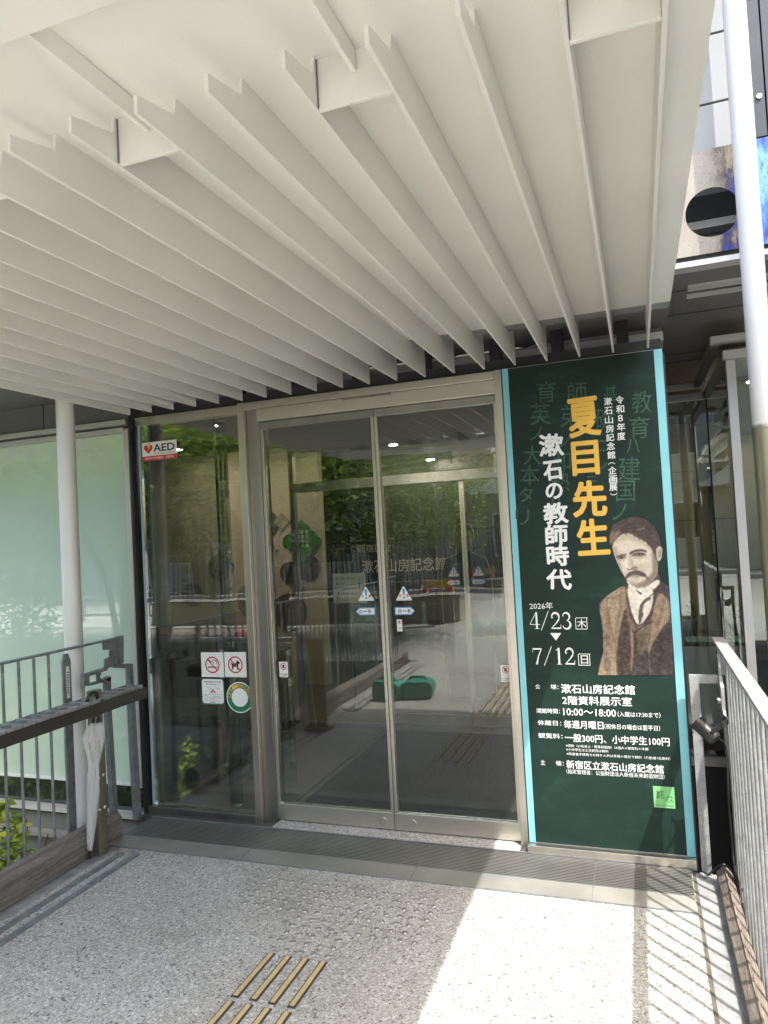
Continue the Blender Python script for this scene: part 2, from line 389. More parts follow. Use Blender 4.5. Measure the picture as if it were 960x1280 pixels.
mb.box((-2.75, -4.9, -.2), (-2.66, -.075, -.004)); mb.box((.14, -4.9, -.2), (.225, -.10, -.006))
struct(mb.build('edge_gutter', m_galv))
mb = MB(); mb.box((.125, -4.9, -.2), (.14, -.10, -.002)); struct(mb.build('edge_joint', m_rust))

# drain grating in front of the doors
gr = thing('drain_grating', 'long steel drain grating strip along the foot of the doors', 'grating', (-1.3, -.26, 0))
mg_d = grate_mat('slotted_grating', 22, (.05, .05, .048), (.42, .41, .385)); mg_l = grate_mat('ribbed_steel_plate', 55, (.36, .355, .34), (.56, .55, .52))
xs = [-2.745, -1.95, -1.07, -.28, .123]
b1 = MB(); b2 = MB()
for a, b in zip(xs[:-1], xs[1:]):
    yL = lambda x: -.345-.02*(x+2.75)/2.87
    b1.add([(a+.0015, -.345, .008), (b-.0015, -.345, .008), (b-.0015, -.098, .008), (a+.0015, -.098, .008)], [(0, 1, 2, 3)])
    b2.add([(a+.0015, -.470, .0045), (b-.0015, -.470, .0045), (b-.0015, -.352, .010), (a+.0015, -.352, .010)], [(0, 1, 2, 3)])
b1.build('slotted_panel', mg_d, gr); b2.build('ribbed_ramp_plate', mg_l, gr)
b3 = MB(); b3.box((-2.75, -.098, 0), (.125, -.09, .012)); b3.box((-2.75, -.352, 0), (.125, -.346, .011)); b3.box((-2.75, -.474, 0), (.125, -.470, .005)); b3.build('edge_strip', m_galvdark, gr)
mb = MB(); mb.add([(-1.975, -.09, .012), (-.635, -.09, .012), (-.635, .05, .012), (-1.975, .05, .012)], [(0, 1, 2, 3)]); struct(mb.build('threshold_paving', m_thresh))
mb = MB(); mb.box((-2.83, -.08, -.2), (.15, 2.6, .004)); struct(mb.build('vestibule_floor', m_intfloor))
# grooves at the left edge
for k, (x, y0) in enumerate(((-2.60, -.54), (-2.515, -.53))):
    mb = MB(); mb.box((x-.019, -4.6, .0), (x+.019, y0, .004)); mb.tube([(x, y0, .0), (x, y0, .0036)], .019, 14)
    tag(mb.build('floor_groove_strip', m_galvdark), ['dark slot strip in the paving next to the left timber kerb', 'dark slot strip in the paving, the one further from the left timber kerb'][k], 'floor strip', 'dark slot strips beside the left kerb')

# tactile paving
xb = [-1.406, -1.334, -1.263, -1.190]
first = None
for j in range(19):
    for i, x in enumerate(xb):
        y1 = -1.137-.288*j; y0 = y1-.265
        if first is None:
            t = thing('tactile_bar', '', 'tactile bar', (x, y1, 0), 'raised tactile guide bars in the paving')
            a = MB(); a.box((x-.015, y0-.002, 0), (x+.015, y1, .003)); a.build('base', m_tactedge, t)
            a = MB(); a.box((x-.0085, y0+.004, .003), (x+.0085, y1-.006, .0075)); a.build('tan_insert', m_tactile, t, bevel=.002)
            first = t
        else: t = copy_thing(first, (x, y1, 0))
        if j < 2:
            t['label'] = ['tan tactile guide bar, %s of the row of four %s' % (q, ('ending at the studs', 'at the bottom edge')[j]) for q in ('leftmost', 'second from left', 'third from left', 'rightmost')][i]
        else: t['label'] = 'tan tactile guide bar further back in the line behind the photographer'
md = MB(); md.lathe([(.0, .0), (.0115, .0), (.010, .003), (.006, .005), (.0, .0055)][1:], (0, 0, 0), 12)
d0 = None; px_ = [-1.709+.0575*i for i in range(15)]
for r_ in range(10):
    y = -1.102+.0555*r_
    for x in px_:
        if r_ < 5 and not (-1.44 < x < -1.17 or (r_ > 2 and x > -1.44)): continue
        if d0 is None: o = d0 = md.build('tactile_stud', m_stud, smooth=True); o.location = (x, y, 0)
        else: o = d0.copy(); COL.objects.link(o); o.location = (x, y, 0)
        tag(o, 'small round steel tactile stud in the stud field before the doors', 'tactile stud', 'steel tactile studs in the paving')

# ================================================================== canopy
cn = thing('entrance_canopy', 'white slatted steel entrance canopy over the doors', 'canopy', (-1.34, -1.5, 2.34))
ZB = 2.34
def zs(y): return 2.436+.012*(y+2.4)
b = MB()
v = [(-2.86, -2.72, zs(-2.72)), (.178, -2.72, zs(-2.72)), (.178, -.31, zs(-.31)), (-2.86, -.31, zs(-.31))]
b.add(v+[(x, y, z+.02) for x, y, z in v], [(3, 2, 1, 0), (4, 5, 6, 7), (0, 1, 5, 4), (1, 2, 6, 5), (2, 3, 7, 6), (3, 0, 4, 7)]); b.build('soffit_plate', m_white, cn)
b = MB(); b.box((-2.86, -3.45, 2.385), (.178, -2.69, 2.42)); b.build('front_plate', m_white, cn, bevel=.002)
b = MB(); b.box((-2.86, -2.72, 2.46), (.178, -.31, 2.50)); b.build('roof_sheet', m_galv, cn)
for k in range(-1, 19):
    x = -.063-.15*k; t = .0042
    prof = [(-2.51, ZB), (-.13, ZB), (-.13, 2.53), (-.31, 2.53), (-.31, zs(-.31)), (-2.39, zs(-2.39)), (-2.395, 2.40), (-2.51, 2.374)]
    b = MB(); b.prism([(x-t, y, z) for y, z in prof], (2*t, 0, 0)); b.build('fin', m_white, cn, bevel=.0006)
for k in range(-1, 18, 3):
    x1 = -.063-.15*k; x0 = x1-.15
    b = MB(); b.box((x0+.0047, -2.380, ZB), (x1-.0047, -2.371, zs(-2.37))); b.build('cross_plate', m_white, cn, bevel=.001)
    b = MB(); b.box((x0+.0045, -2.3835, ZB+.004), (x0+.0065, -2.3805, zs(-2.37)-.002)); b.build('weld_seam', m_soffit, cn)
    if k >= 0:
        pass
for xb_ in (-.435-.45*i for i in range(0, 6)):
    b = MB(); b.box((xb_-.005, -2.69, 2.392), (xb_+.005, -2.381, zs(-2.6))); b.build('stub_beam', m_white, cn, bevel=.001)
b = MB(); b.box((.016-.005, -2.69, 2.392), (.016+.005, -2.381, zs(-2.6))); b.build('stub_beam', m_white, cn)

m_postwhite_dim = M('dimmed_post_white', (.50, .505, .51), .35, var=.05, scale=3)  # same white paint, darkened to offset direct sun on this post
def post(name, label, x, y, z0, z1, r, split=None):
    t = thing(name, label, 'post', (x, y, z0))
    b = MB(); b.tube([(x, y, z0 if split is None else split), (x, y, z1)], r, 32); b.build('painted_shaft', m_postwhite if split is None else m_postwhite_dim, t, smooth=True)
    if split is not None:
        b = MB(); b.tube([(x, y, z0), (x, y, split-.012)], r*1.0, 32); b.build('steel_sleeve', m_olive, t, smooth=True)
        b = MB(); b.tube([(x, y, split-.012), (x, y, split)], r*1.03, 32); b.build('joint_ring', m_steel, t, smooth=True)
    return t
pl = at_y(79, 501, -.4); post('canopy_post', 'slim round white post outside the left railing', -2.985, -.4, -1.5, 2.7, .049)
pr = at_y(930, 400, -.32)
post('canopy_post', 'tall round white post with steel lower sleeve by the right railing', float(pr[0])+.046, -.32, -1.5, 5.0, .045, float(at_y(945, 532, -.32)[2]))

# ================================================================== entrance vestibule (frame, doors, glass)
ve = thing('entrance_vestibule', 'stainless steel framed glass vestibule holding the sliding doors', 'entrance', (-1.3, 0, 0))
b = MB(); b.box((-2.105, -.035, .0), (-2.062, .06, 2.35)); b.build('door_post', m_steel, ve, bevel=.002)
b = MB(); b.box((-2.0615, -.005, .0), (-1.985, .10, 2.345)); b.build('door_jamb', m_steeldark, ve, bevel=.002)
b = MB(); b.box((-.635, -.04, .0), (-.598, .08, 2.35)); b.build('door_post', m_steel, ve, bevel=.002)
b = MB(); b.box((-1.985, -.03, 2.235), (-.636, .10, 2.305)); b.build('header', m_steelh, ve, bevel=.002)
b = MB(); b.box((-2.0605, -.035, 2.307), (-.636, .10, 2.348)); b.build('header', m_steelh, ve, bevel=.002)
b = MB(); b.box((-1.46, -.038, 2.292), (-1.18, -.03, 2.300)); b.build('door_sensor', m_steeldark, ve)
b = MB(); b.box((-2.822, -.04, .0), (-2.105, .04, .045)); b.build('sill', m_steeldark, ve, bevel=.002)
b = MB(); b.box((-2.822, -.015, 2.296), (-2.105, .05, 2.345)); b.build('transom', m_steelh, ve, bevel=.002)
b = MB(); b.box((-2.79, -.012, .046), (-2.106, -.002, 2.295)); b.build('side_glass', m_glass, ve)
b = MB(); b.box((-2.802, -.0, .046), (-2.792, .90, 2.295)); b.build('return_glass', m_glass3, ve)
b = MB(); b.box((-2.806, -.014, .046), (-2.7905, -.001, 2.33)); b.build('glass_corner_edge', m_gedge, ve)
b = MB(); b.box((-2.83, 0.05, 2.35), (.15, 2.3, 2.42)); b.build('roof_slab', m_dark, ve)
b = MB(); b.box((-2.30, .02, .03), (-2.285, .14, 2.29)); b.build('glass_fin', m_glass2, ve)
b = MB(); b.box((-2.83, -.055, -.05), (-2.825, .02, 2.33)); b.box((-2.93, .06, -1.5), (-2.81, .11, 2.5)); b.build('dark_edge_panel', m_black, ve)

def door(x0, x1, label, lockx, y=.02):
    d = thing('sliding_door', label, 'door', ((x0+x1)/2, y, 0), None)
    s = .017
    b = MB(); b.box((x0, y-.018, .018), (x1, y+.018, .105)); b.build('bottom_rail', m_steelh, d, bevel=.002)
    b = MB(); b.box((x0, y-.018, 2.195), (x1, y+.018, 2.233)); b.build('top_rail', m_steeldark, d, bevel=.002)
    for xa, xc in ((x0, x0+s), (x1-s, x1)):
        b = MB(); b.box((xa, y-.0175, .1052), (xc, y+.0175, 2.1948)); b.build('stile', m_steel, d, bevel=.002)
    b = MB(); b.box((x0+s+.0002, y-.005, .1053), (x1-s-.0002, y+.005, 2.1947)); b.build('glass', m_glass, d)
    b = MB(); b.tube([(lockx, y-.024, .058), (lockx, y-.0181, .058)], .021, 20); b.tube([(lockx, y-.026, .058), (lockx, y-.024, .058)], .008, 12); b.build('lock', m_steel, d, smooth=True)
    return d
door(-1.984, -1.300, 'left leaf of the outer glass sliding doors, caution stickers by its edge', -1.365)
door(-1.297, -.637, 'right leaf of the outer glass sliding doors, next to the green banner', -1.20)
# inner screen and doors at the back of the vestibule
def at2(x): return x
isc = thing('inner_door_screen', 'inner glazed door screen at the back of the vestibule', 'entrance', (-1.3, 2.0, 0))
b = MB()
for xx in (-2.80, -2.02, -.64, .10): b.box((xx-.02, 1.97, 0), (xx+.02, 2.03, 2.34))
b.build('post', m_steeldark, isc)
b = MB(); b.box((-2.8, 1.965, 1.97), (.14, 2.035, 2.05)); b.build('header', m_steeldark, isc)
b = MB(); b.box((-2.78, 1.995, .02), (-2.041, 2.003, 1.97)); b.build('glass', m_glass, isc)
b = MB(); b.box((-.619, 1.995, .02), (.08, 2.003, 1.97)); b.build('glass', m_glass, isc)
b = MB(); b.box((-2.78, 1.995, 2.051), (.08, 2.003, 2.33)); b.build('transom_glass', m_glass, isc)
def idoor(x0, x1, label):
    y = 2.05; d = thing('sliding_door', label, 'door', ((x0+x1)/2, y, 0)); s = .018
    b = MB(); b.box((x0, y-.015, .02), (x1, y+.015, .10)); b.build('bottom_rail', m_steel, d)
    for xa, xc in ((x0, x0+s), (x1-s, x1)):
        b = MB(); b.box((xa, y-.0145, .1002), (xc, y+.0145, 1.965)); b.build('stile', m_steel, d)
    b = MB(); b.box((x0+s+.0002, y-.004, .1003), (x1-s-.0002, y+.004, 1.964)); b.build('glass', m_glass, d)
idoor(-2.0, -1.325, 'left leaf of the inner sliding doors behind the vestibule')
idoor(-1.322, -.66, 'right leaf of the inner sliding doors behind the vestibule')
mb = MB(); mb.box((-1.97, .25, .004), (-.62, 1.85, .014)); tag(mb.build('entrance_mat', m_mat, bevel=.003), 'charcoal entrance mat on the vestibule floor behind the doors', 'mat')
mb = MB(); mb.box((-2.77, .10, .004), (-2.02, 1.85, .012)); tag(mb.build('entrance_mat', grate_mat('ribbed_mat', 26, (.03, .03, .032), (.10, .10, .105), 'X', 0)), 'ribbed grey mat behind the left side glass pane', 'mat')
# steel guard rail in the vestibule behind the side glass
t = thing('guard_rail', 'thin grey guard rail with glass infill inside the side pane', 'rail', (-2.45, .45, 0))
b = MB(); b.box((-2.75, .44, .93), (-2.08, .47, .955)); b.build('top_bar', m_galvdark, t)
b = MB(); b.box((-2.60, .44, .012), (-2.57, .47, .93)); b.build('upright', m_galvdark, t)
b = MB(); b.box((-2.56, .451, .06), (-2.09, .459, .925)); b.build('infill_glass', m_glass2, t)
b = MB()
for zz in (.10, .15, .82, .87): b.sphere((-2.575, .43, zz), .014)
b.build('stud_bolt', m_steel, t, smooth=True)

# clerestory seen behind the fin ends
cl = thing('clerestory_band', 'dark band of posts and pale beams above the door header', 'wall band', (-1.3, .2, 2.36))
b = MB(); b.box((-2.9, .32, 2.43), (.17, .36, 3.0)); b.build('back_panel', m_intgrey, cl)
b = MB(); b.box((-2.9, .24, 2.455), (.17, .31, 2.50)); b.build('pale_beam', m_alu, cl)
for xx in (-.02, -.33, -.64, -1.02, -1.40, -1.78, -2.16, -2.54):
    b = MB(); b.box((xx-.028, .05, 2.421), (xx+.028, .13, 2.53)); b.build('upright', m_black, cl)
for xx in (-.5, -.9, -1.5, -2.1):
    b = MB(); b.tube([(xx-.1, .2, 2.53), (xx, .19, 2.50), (xx+.09, .2, 2.535)], .006, 6); b.build('cable', m_black, cl)

# ================================================================== banner
PY = -.062
def P(u, v, dy=0): return tuple(at_y(u, v, PY+dy))
def p7(u, v, dy=0): return P(620+u/3.692, 430+v/3.692, dy)
def p8(u, v, dy=0): return P(630+u/3.658, 740+v/3.658, dy)
ba = thing('exhibition_banner', 'tall green exhibition banner with yellow title and portrait of a man', 'banner', (-.22, PY, .045))
XL, XR, ZT = -.590, .148, 2.345
b = MB(); b.box((XL, PY+.002, .046), (XR, -.012, ZT)); b.build('backing_board', m_alu, ba)
b = MB(); b.add([(XL+.030, PY, .05), (XR-.036, PY, .05), (XR-.036, PY, ZT-.002), (XL+.030, PY, ZT-.002)], [(0, 1, 2, 3)]); b.build('printed_sheet', m_board, ba)
for xa, xc in ((XL, XL+.0295), (XR-.0355, XR)):
    b = MB(); b.add([(xa, PY, .047), (xc, PY, .047), (xc, PY, ZT), (xa, PY, ZT)], [(0, 1, 2, 3)]); b.build('cyan_edge_strip', m_cyan, ba)
b = MB(); b.box((-.597, -.095, .0), (.148, -.01, .045)); b.build('base_sill', m_steel, ba, bevel=.002)
E1 = -.0012; E2 = -.002
def ch(mb, c, u, v, wd, ht, off=.0, dy=E1, f=p7, rot=0):
    p00 = f(u-wd/2, v+ht/2, dy); p10 = f(u+wd/2, v+ht/2, dy); p01 = f(u-wd/2, v-ht/2, dy)
    # the characters stand upright on the sheet
    c0 = Vector(f(u, v, dy)); W = (Vector(p10)-Vector(p00)).length; H = (Vector(p01)-Vector(p00)).length
    cr, sr = math.cos(rot), math.sin(rot); ex = Vector((cr, 0, sr))*W; ey = Vector((-sr, 0, cr))*H
    q = c0-ex/2-ey/2; put_text(mb, c, q, q+ex, q+ey, 0, off, 3)
ck = MB()
for c, u, v, h in (('教', 672, 268, 100), ('育', 662, 385, 100), ('ハ', 632, 470, 66), ('建', 615, 575, 110), ('国', 598, 678, 95), ('ノ', 570, 775, 75),
                   ('基', 527, 228, 70), ('礎', 502, 345, 100), ('ニ', 492, 470, 50), ('シ', 480, 560, 70), ('テ', 440, 640, 60),
                   ('師', 375, 222, 95), ('弟', 345, 330, 105), ('ノ', 318, 445, 66), ('和', 305, 540, 85), ('熱', 297, 632, 95), ('ハ', 275, 722, 60),
                   ('育', 232, 220, 95), ('英', 205, 322, 100), ('ノ', 185, 412, 65), ('大', 167, 512, 90), ('本', 155, 605, 95), ('タ', 137, 695, 70), ('リ', 122, 800, 70)):
    ch(ck, c, u, v, h*.92, h, -.012, -.0006, rot=-.05)
ck.build('chalk_lettering', m_chalk, ba)
yl = MB()
for c, u, v, wd, h in (('夏', 405, 337, 140, 172), ('目', 412, 526, 118, 150), ('先', 432, 714, 148, 158), ('生', 447, 890, 140, 158)): ch(yl, c, u, v, wd, h, .043, rot={'夏': .035, '目': 0, '先': -.02, '生': .02}[c])
yl.build('title_lettering', m_yellow, ba)
wl = MB()
for c, u, v, wd, h in (('漱', 255, 466, 108, 98), ('石', 262, 583, 84, 86), ('の', 268, 678, 74, 70), ('教', 275, 781, 108, 92), ('師', 279, 880, 98, 90), ('時', 285, 976, 98, 92), ('代', 291, 1086, 112, 88)): ch(wl, c, u, v, wd, h, .04, rot={'漱': -.02, '石': .05, 'の': -.04, '教': .03, '師': -.02, '時': .03, '代': -.06}[c])
for c, u, v in (('令', 571, 258), ('和', 573, 300), ('8', 574, 342), ('年', 577, 383), ('度', 578, 425)): ch(wl, c, u, v, 22 if c == '8' else 36, 30 if c == '8' else 36, .02)
for c, u, v in (('漱', 517, 265), ('石', 519, 308), ('山', 521, 350), ('房', 525, 391), ('記', 527, 431), ('念', 530, 471), ('館', 532, 512), ('企', 537, 583), ('画', 540, 624), ('展', 541, 660)): ch(wl, c, u, v, 36, 34, .02)
ch(wl, '︵', 534, 551, 32, 10, .01); ch(wl, '︶', 543, 693, 32, 10, .01)
def ln(s, u0, v0, u1, v1, h, off=.0, f=p8, res=2):
    a = Vector(f(u0, v0, E1)); c = Vector(f(u1, v1, E1)); zz = (a.z+c.z)/2
    top = Vector(f(u0, v0-h, E1)); H = top.z-a.z
    put_text(wl, s, (a.x, a.y, a.z-.0), (c.x, a.y, a.z-.0), (a.x, a.y, a.z+H), 0, off, res)
ln('2026年', 118, 80, 224, 80, 32, .004)
# numerals in a book face, drawn as ribbons of changing width: (x, y, width) in a unit box
def arc(cx, cy, rx, ry, a0, a1, w0, w1, n=14):
    o = []
    for i in range(n+1):
        t = i/n; a = R(a0+(a1-a0)*t); wv = w0+(w1-w0)*math.sin(math.pi*t)
        o.append((cx+rx*math.cos(a), cy+ry*math.sin(a), wv))
    return o
NUM = {
 '4': [[(.66, 1, .05), (.02, .29, .05)], [(0, .27, .055), (1, .27, .055)], [(.68, 1, .15), (.68, .03, .15)], [(.45, .018, .04), (.92, .018, .04)]],
 '2': [arc(.47, .70, .37, .27, 190, -35, .05, .17), [(.80, .57, .13), (.5, .33, .08), (.06, .06, .05)], [(.03, .05, .10), (.95, .05, .13), (.98, .26, .03)], [(.10, .66, .10), (.17, .70, .14), (.22, .72, .06)]],
 '3': [arc(.45, .75, .34, .23, 165, -80, .05, .15), arc(.45, .27, .40, .25, 80, -160, .05, .17), [(.12, .79, .10), (.2, .82, .12)], [(.07, .19, .10), (.16, .16, .12)]],
 '7': [[(.05, .93, .13), (.97, .93, .11)], [(.95, .92, .06), (.62, .5, .09), (.40, .0, .16)], [(.06, .96, .04), (.03, .72, .03)]],
 '1': [[(.52, 1, .16), (.52, .03, .16)], [(.22, .84, .05), (.5, .97, .06)], [(.25, .018, .04), (.8, .018, .04)]],
 '/': [[(.95, 1.08, .055), (.05, -.08, .055)]],
 '0': [arc(.5, .5, .36, .47, 90, 450, .06, .06, 30)],
}
def numeral(mb, c, q, ex, ey):
    for st in NUM[c]:
        L_, R_ = [], []
        for i, (x, y, wd) in enumerate(st):
            x0, y0, _ = st[max(0, i-1)]; x1, y1, _ = st[min(len(st)-1, i+1)]
            dx, dy = (x1-x0)*ex.length, (y1-y0)*ey.length; l = math.hypot(dx, dy) or 1
            nx, nz = -dy/l, dx/l; p = q+ex*x+ey*y; hw = wd*ey.length*.36
            L_.append((p.x+nx*hw, p.y, p.z+nz*hw)); R_.append((p.x-nx*hw, p.y, p.z-nz*hw))
        n = len(L_)
        mb.add(L_+R_, [(i, i+1, n+i+1, n+i) for i in range(n-1)])
def numline(spec, v, h):
    a = Vector(p8(*spec[0][1:2], v, E1)) if False else None
    for c, u, wd, vv in spec:
        q = Vector(p8(u, vv, E1)); ex = Vector((Vector(p8(u+wd, vv, E1))-q).length*Vector((1, 0, 0))); ey = Vector((0, 0, (Vector(p8(u, vv-h, E1))-q).length))
        numeral(wl, c, q, ex, ey)
numline([('4', 120, 46, 169), ('/', 168, 42, 169), ('2', 216, 46, 169.5), ('3', 266, 46, 170)], 0, 76)
numline([('7', 133, 44, 331), ('/', 182, 42, 331), ('1', 232, 42, 331.5), ('2', 280, 46, 332)], 0, 76)
def boxed(c, u, v):
    for (a0, b0, a1, b1) in ((u-27, v-27, u+27, v-24), (u-27, v+24, u+27, v+27), (u-27, v-24, u-24, v+24), (u+24, v-24, u+27, v+24)):
        a = Vector(p8(a0, b1, E1)); z1 = p8(a0, b0, E1)[2]; x1 = a.x+(Vector(p8(a1, b1, E1))-a).length
        wl.add([(a.x, a.y, a.z), (x1, a.y, a.z), (x1, a.y, z1), (a.x, a.y, z1)], [(0, 1, 2, 3)])
    ch(wl, c, u, v, 32 if c == '日' else 40, 38, .012, E1, p8)
boxed('木', 355, 144); boxed('日', 368, 309)
a = Vector(p8(238, 222, E1)); wl.add([tuple(a), tuple(a+Vector((.026, 0, .036))), tuple(a+Vector((-.026, 0, .036)))], [(0, 1, 2)])
ln('会', 144, 443, 166, 443, 22); ln('場：', 214, 445, 250, 445, 22)
ln('漱石山房記念館', 263, 462, 599, 463, 42, .014); ln('2階資料展示室', 268, 514, 585, 515, 40, .014)
ln('開館時間：', 150, 553, 256, 554, 22, .006); ln('10:00〜18:00', 272, 563, 512, 565, 32, .014); ln('（入館は17:30まで）', 520, 570, 716, 572, 24, .006)
ln('休館日：', 155, 608, 262, 609, 23, .006); ln('毎週月曜日', 275, 622, 455, 624, 36, .012); ln('（祝休日の場合は翌平日）', 460, 626, 714, 628, 24, .006)
ln('観覧料：', 158, 667, 268, 668, 23, .006); ln('一般300円、小中学生100円', 280, 684, 757, 694, 38, .012)
ln('※団体（20名以上・要事前連絡）は個人の観覧料の半額', 283, 708, 660, 717, 13, 0, p8, 1)
ln('※小中学生は土日祝日は無料', 285, 726, 478, 730, 13, 0, p8, 1)
ln('※障害者手帳等をお持ちの方は手帳の提示で無料（介助者1名無料）', 287, 746, 760, 758, 13, 0, p8, 1)
ln('主', 168, 790, 189, 790, 22); ln('催：', 238, 793, 274, 794, 22)
ln('新宿区立漱石山房記念館', 287, 806, 730, 818, 38, .012)
ln('（指定管理者：公益財団法人新宿未来創造財団）', 285, 830, 735, 848, 21, .003, p8, 1)
wl.build('white_lettering', m_pwhite, ba)
# small green mark at the foot of the banner
m_mark = M('pale_green_print', S(140, 215, 140, .8), .5, var=.03)
gm = MB(); q = [Vector(p8(*c, E1)) for c in ((687, 984), (786, 988), (783, 893), (682, 889))]
x0, x1, z0, z1 = q[0].x, q[1].x-.002, q[0].z, q[2].z
gm.add([(x0, PY+E1, z0), (x1, PY+E1, z0), (x1, PY+E1, z1), (x0, PY+E1, z1)], [(0, 1, 2, 3)])
W = x1-x0; H = z1-z0; X = lambda a, b: (x0+W*a, PY+E2, z0+H*b)
put_text(gm, '漱石', X(.12, .42), X(.52, .42), X(.12, .80), 1, .0)
put_text(gm, 'パス', X(.52, .26), X(.92, .26), X(.52, .60), 1, .0)
put_text(gm, '新宿区立漱石山房記念館', X(.10, .08), X(.9, .08), X(.10, .15), 1, .0, 1)
gm.build('green_mark', [m_mark, m_ink], ba)

# portrait print: a photograph of a man, drawn as soft tones on a fine grid
def portrait():
    st = 3.5
    U = np.arange(30, 600, st); V = np.arange(85, 1252, st); uu, vv = np.meshgrid(U, V)
    def inside(poly):
        p = np.array(poly, float); c = np.zeros(uu.shape, bool); j = len(p)-1
        for i in range(len(p)):
            xi, yi = p[i]; xj, yj = p[j]
            c ^= ((yi > vv) != (yj > vv)) & (uu < (xj-xi)*(vv-yi)/(yj-yi+1e-9)+xi); j = i
        return c
    def blur(a, k):
        a = a.astype(float)
        for _ in range(k):
            b = np.pad(a, 1, 'edge'); a = (b[1:-1, 1:-1]*2+b[:-2, 1:-1]+b[2:, 1:-1]+b[1:-1, :-2]+b[1:-1, 2:])/6
        return a
    def smooth(poly, n=2):
        p = [np.array(q, float) for q in poly]
        for _ in range(n): p = [x for a, b in zip(p, p[1:]+p[:1]) for x in (a*.75+b*.25, a*.25+b*.75)]
        return p
    img = np.zeros(uu.shape+(3,)); dark = np.array([66, 56, 54.]); img[:] = dark
    def lay(poly, col, k=1, al=1, sm=2):
        a = blur(inside(smooth(poly, sm)), k)[..., None]*al; img[:] = img*(1-a)+np.array(col, float)*a
    def line(pts, wd, col, k=1, al=1):
        d = np.full(uu.shape, 1e9)
        for (x0, y0), (x1, y1) in zip(pts, pts[1:]):
            L2 = (x1-x0)**2+(y1-y0)**2; t = np.clip(((uu-x0)*(x1-x0)+(vv-y0)*(y1-y0))/L2, 0, 1); d = np.minimum(d, np.hypot(uu-x0-t*(x1-x0), vv-y0-t*(y1-y0)))
        a = blur(np.clip((wd/2+st/2-d)/st, 0, 1), k)[..., None]*al; img[:] = img*(1-a)+np.array(col, float)*a
    sil = [(38, 1245), (55, 1160), (80, 1080), (75, 900), (48, 760), (52, 715), (110, 660), (250, 575), (240, 545), (205, 480), (165, 385), (140, 310), (122, 280), (126, 200), (150, 150), (230, 105), (300, 93), (380, 104), (450, 160), (490, 235), (500, 300), (516, 330), (508, 400), (485, 425), (478, 505), (497, 530), (500, 560), (560, 600), (590, 640), (592, 1245)]
    mask = inside(sil)
    coat = (158, 138, 116); coatd = (104, 88, 74); skin = (214, 205, 189)
    # coat and lapels
    lay([(30, 1290), (38, 1290), (38, 1260), (80, 1080), (78, 900), (48, 740), (110, 660), (250, 575), (262, 700), (225, 850), (190, 1000), (182, 1260), (180, 1290)], coat, 3)
    lay([(170, 1250), (185, 1000), (215, 850), (245, 740), (290, 900), (320, 1050), (300, 1250)], (70, 57, 52), 4)
    lay([(48, 740), (60, 800), (82, 900), (84, 1080), (70, 1000)], coatd, 3, .8)
    lay([(80, 1090), (120, 1080), (150, 1250), (95, 1250)], coatd, 6, .45)
    lay([(490, 640), (560, 690), (575, 830), (500, 930), (440, 1010), (412, 1110), (400, 1010), (430, 850), (462, 700)], (150, 131, 110), 4)
    lay([(480, 935), (580, 825), (592, 1245), (425, 1245), (415, 1100)], (62, 51, 49), 3)
    lay([(310, 930), (440, 845), (430, 960), (405, 1060), (330, 1120), (330, 1000)], (112, 96, 81), 7)
    lay([(270, 900), (300, 915), (302, 1100), (290, 1220), (278, 1210), (285, 1050)], (146, 128, 108), 4)
    lay([(235, 680), (262, 690), (290, 840), (335, 900), (440, 845), (445, 870), (320, 935), (265, 900)], (126, 108, 90), 4)
    for (x0, y0, x1, y1, w0, al) in ((120, 760, 110, 1000, 26, .35), (205, 700, 170, 980, 18, .3), (90, 900, 110, 1160, 22, .3), (520, 700, 450, 980, 22, .35), (375, 920, 350, 1080, 24, .35), (230, 640, 150, 690, 14, .3)):
        line([(x0, y0), ((x0+x1)/2+8, (y0+y1)/2), (x1, y1)], w0, (92, 78, 66), 7, al)
    for (x0, y0, x1, y1, w0, al) in ((150, 720, 150, 960, 18, .35), (70, 740, 90, 900, 14, .3), (545, 720, 500, 900, 16, .35), (60, 1180, 90, 1245, 18, .4)):
        line([(x0, y0), (x1, y1)], w0, (192, 172, 148), 6, al)
    # shirt, collar, tie
    lay([(258, 580), (320, 560), (440, 600), (450, 690), (420, 800), (345, 895), (300, 830), (262, 690)], (222, 217, 205), 2)
    lay([(290, 590), (360, 640), (440, 660), (380, 720), (340, 790), (335, 700)], (232, 228, 216), 2)
    lay([(345, 740), (385, 690), (440, 670), (400, 730), (365, 830), (345, 890), (335, 830)], (80, 68, 64), 2, .9)
    lay([(360, 740), (440, 680), (430, 750), (380, 830)], (225, 220, 208), 2)
    line([(292, 592), (355, 652)], 14, (60, 50, 48), 1)
    line([(440, 655), (400, 690), (350, 740)], 8, (80, 68, 64), 2)
    line([(245, 600), (250, 680), (285, 830), (330, 900)], 8, (66, 55, 50), 2)
    line([(105, 690), (125, 850), (175, 1040), (182, 1245)], 6, (110, 90, 72), 2)
    line([(105, 690), (150, 680), (170, 690)], 6, (120, 98, 78), 2)
    line([(412, 1080), (425, 1240)], 6, (120, 100, 82), 2)
    line([(320, 925), (440, 850)], 10, (60, 50, 46), 2)
    # hair mass, neck, face
    lay([(250, 545), (300, 590), (380, 610), (480, 540), (500, 575), (430, 640), (360, 650), (262, 590)], (228, 224, 212), 2)
    lay([(122, 285), (126, 200), (150, 150), (230, 105), (300, 93), (380, 104), (450, 160), (490, 235), (500, 310), (470, 350), (430, 330), (300, 210), (230, 205), (145, 300)], (72, 58, 57), 2)
    lay([(126, 282), (135, 200), (175, 185), (215, 200), (180, 245), (150, 290)], (150, 128, 112), 3, .8)
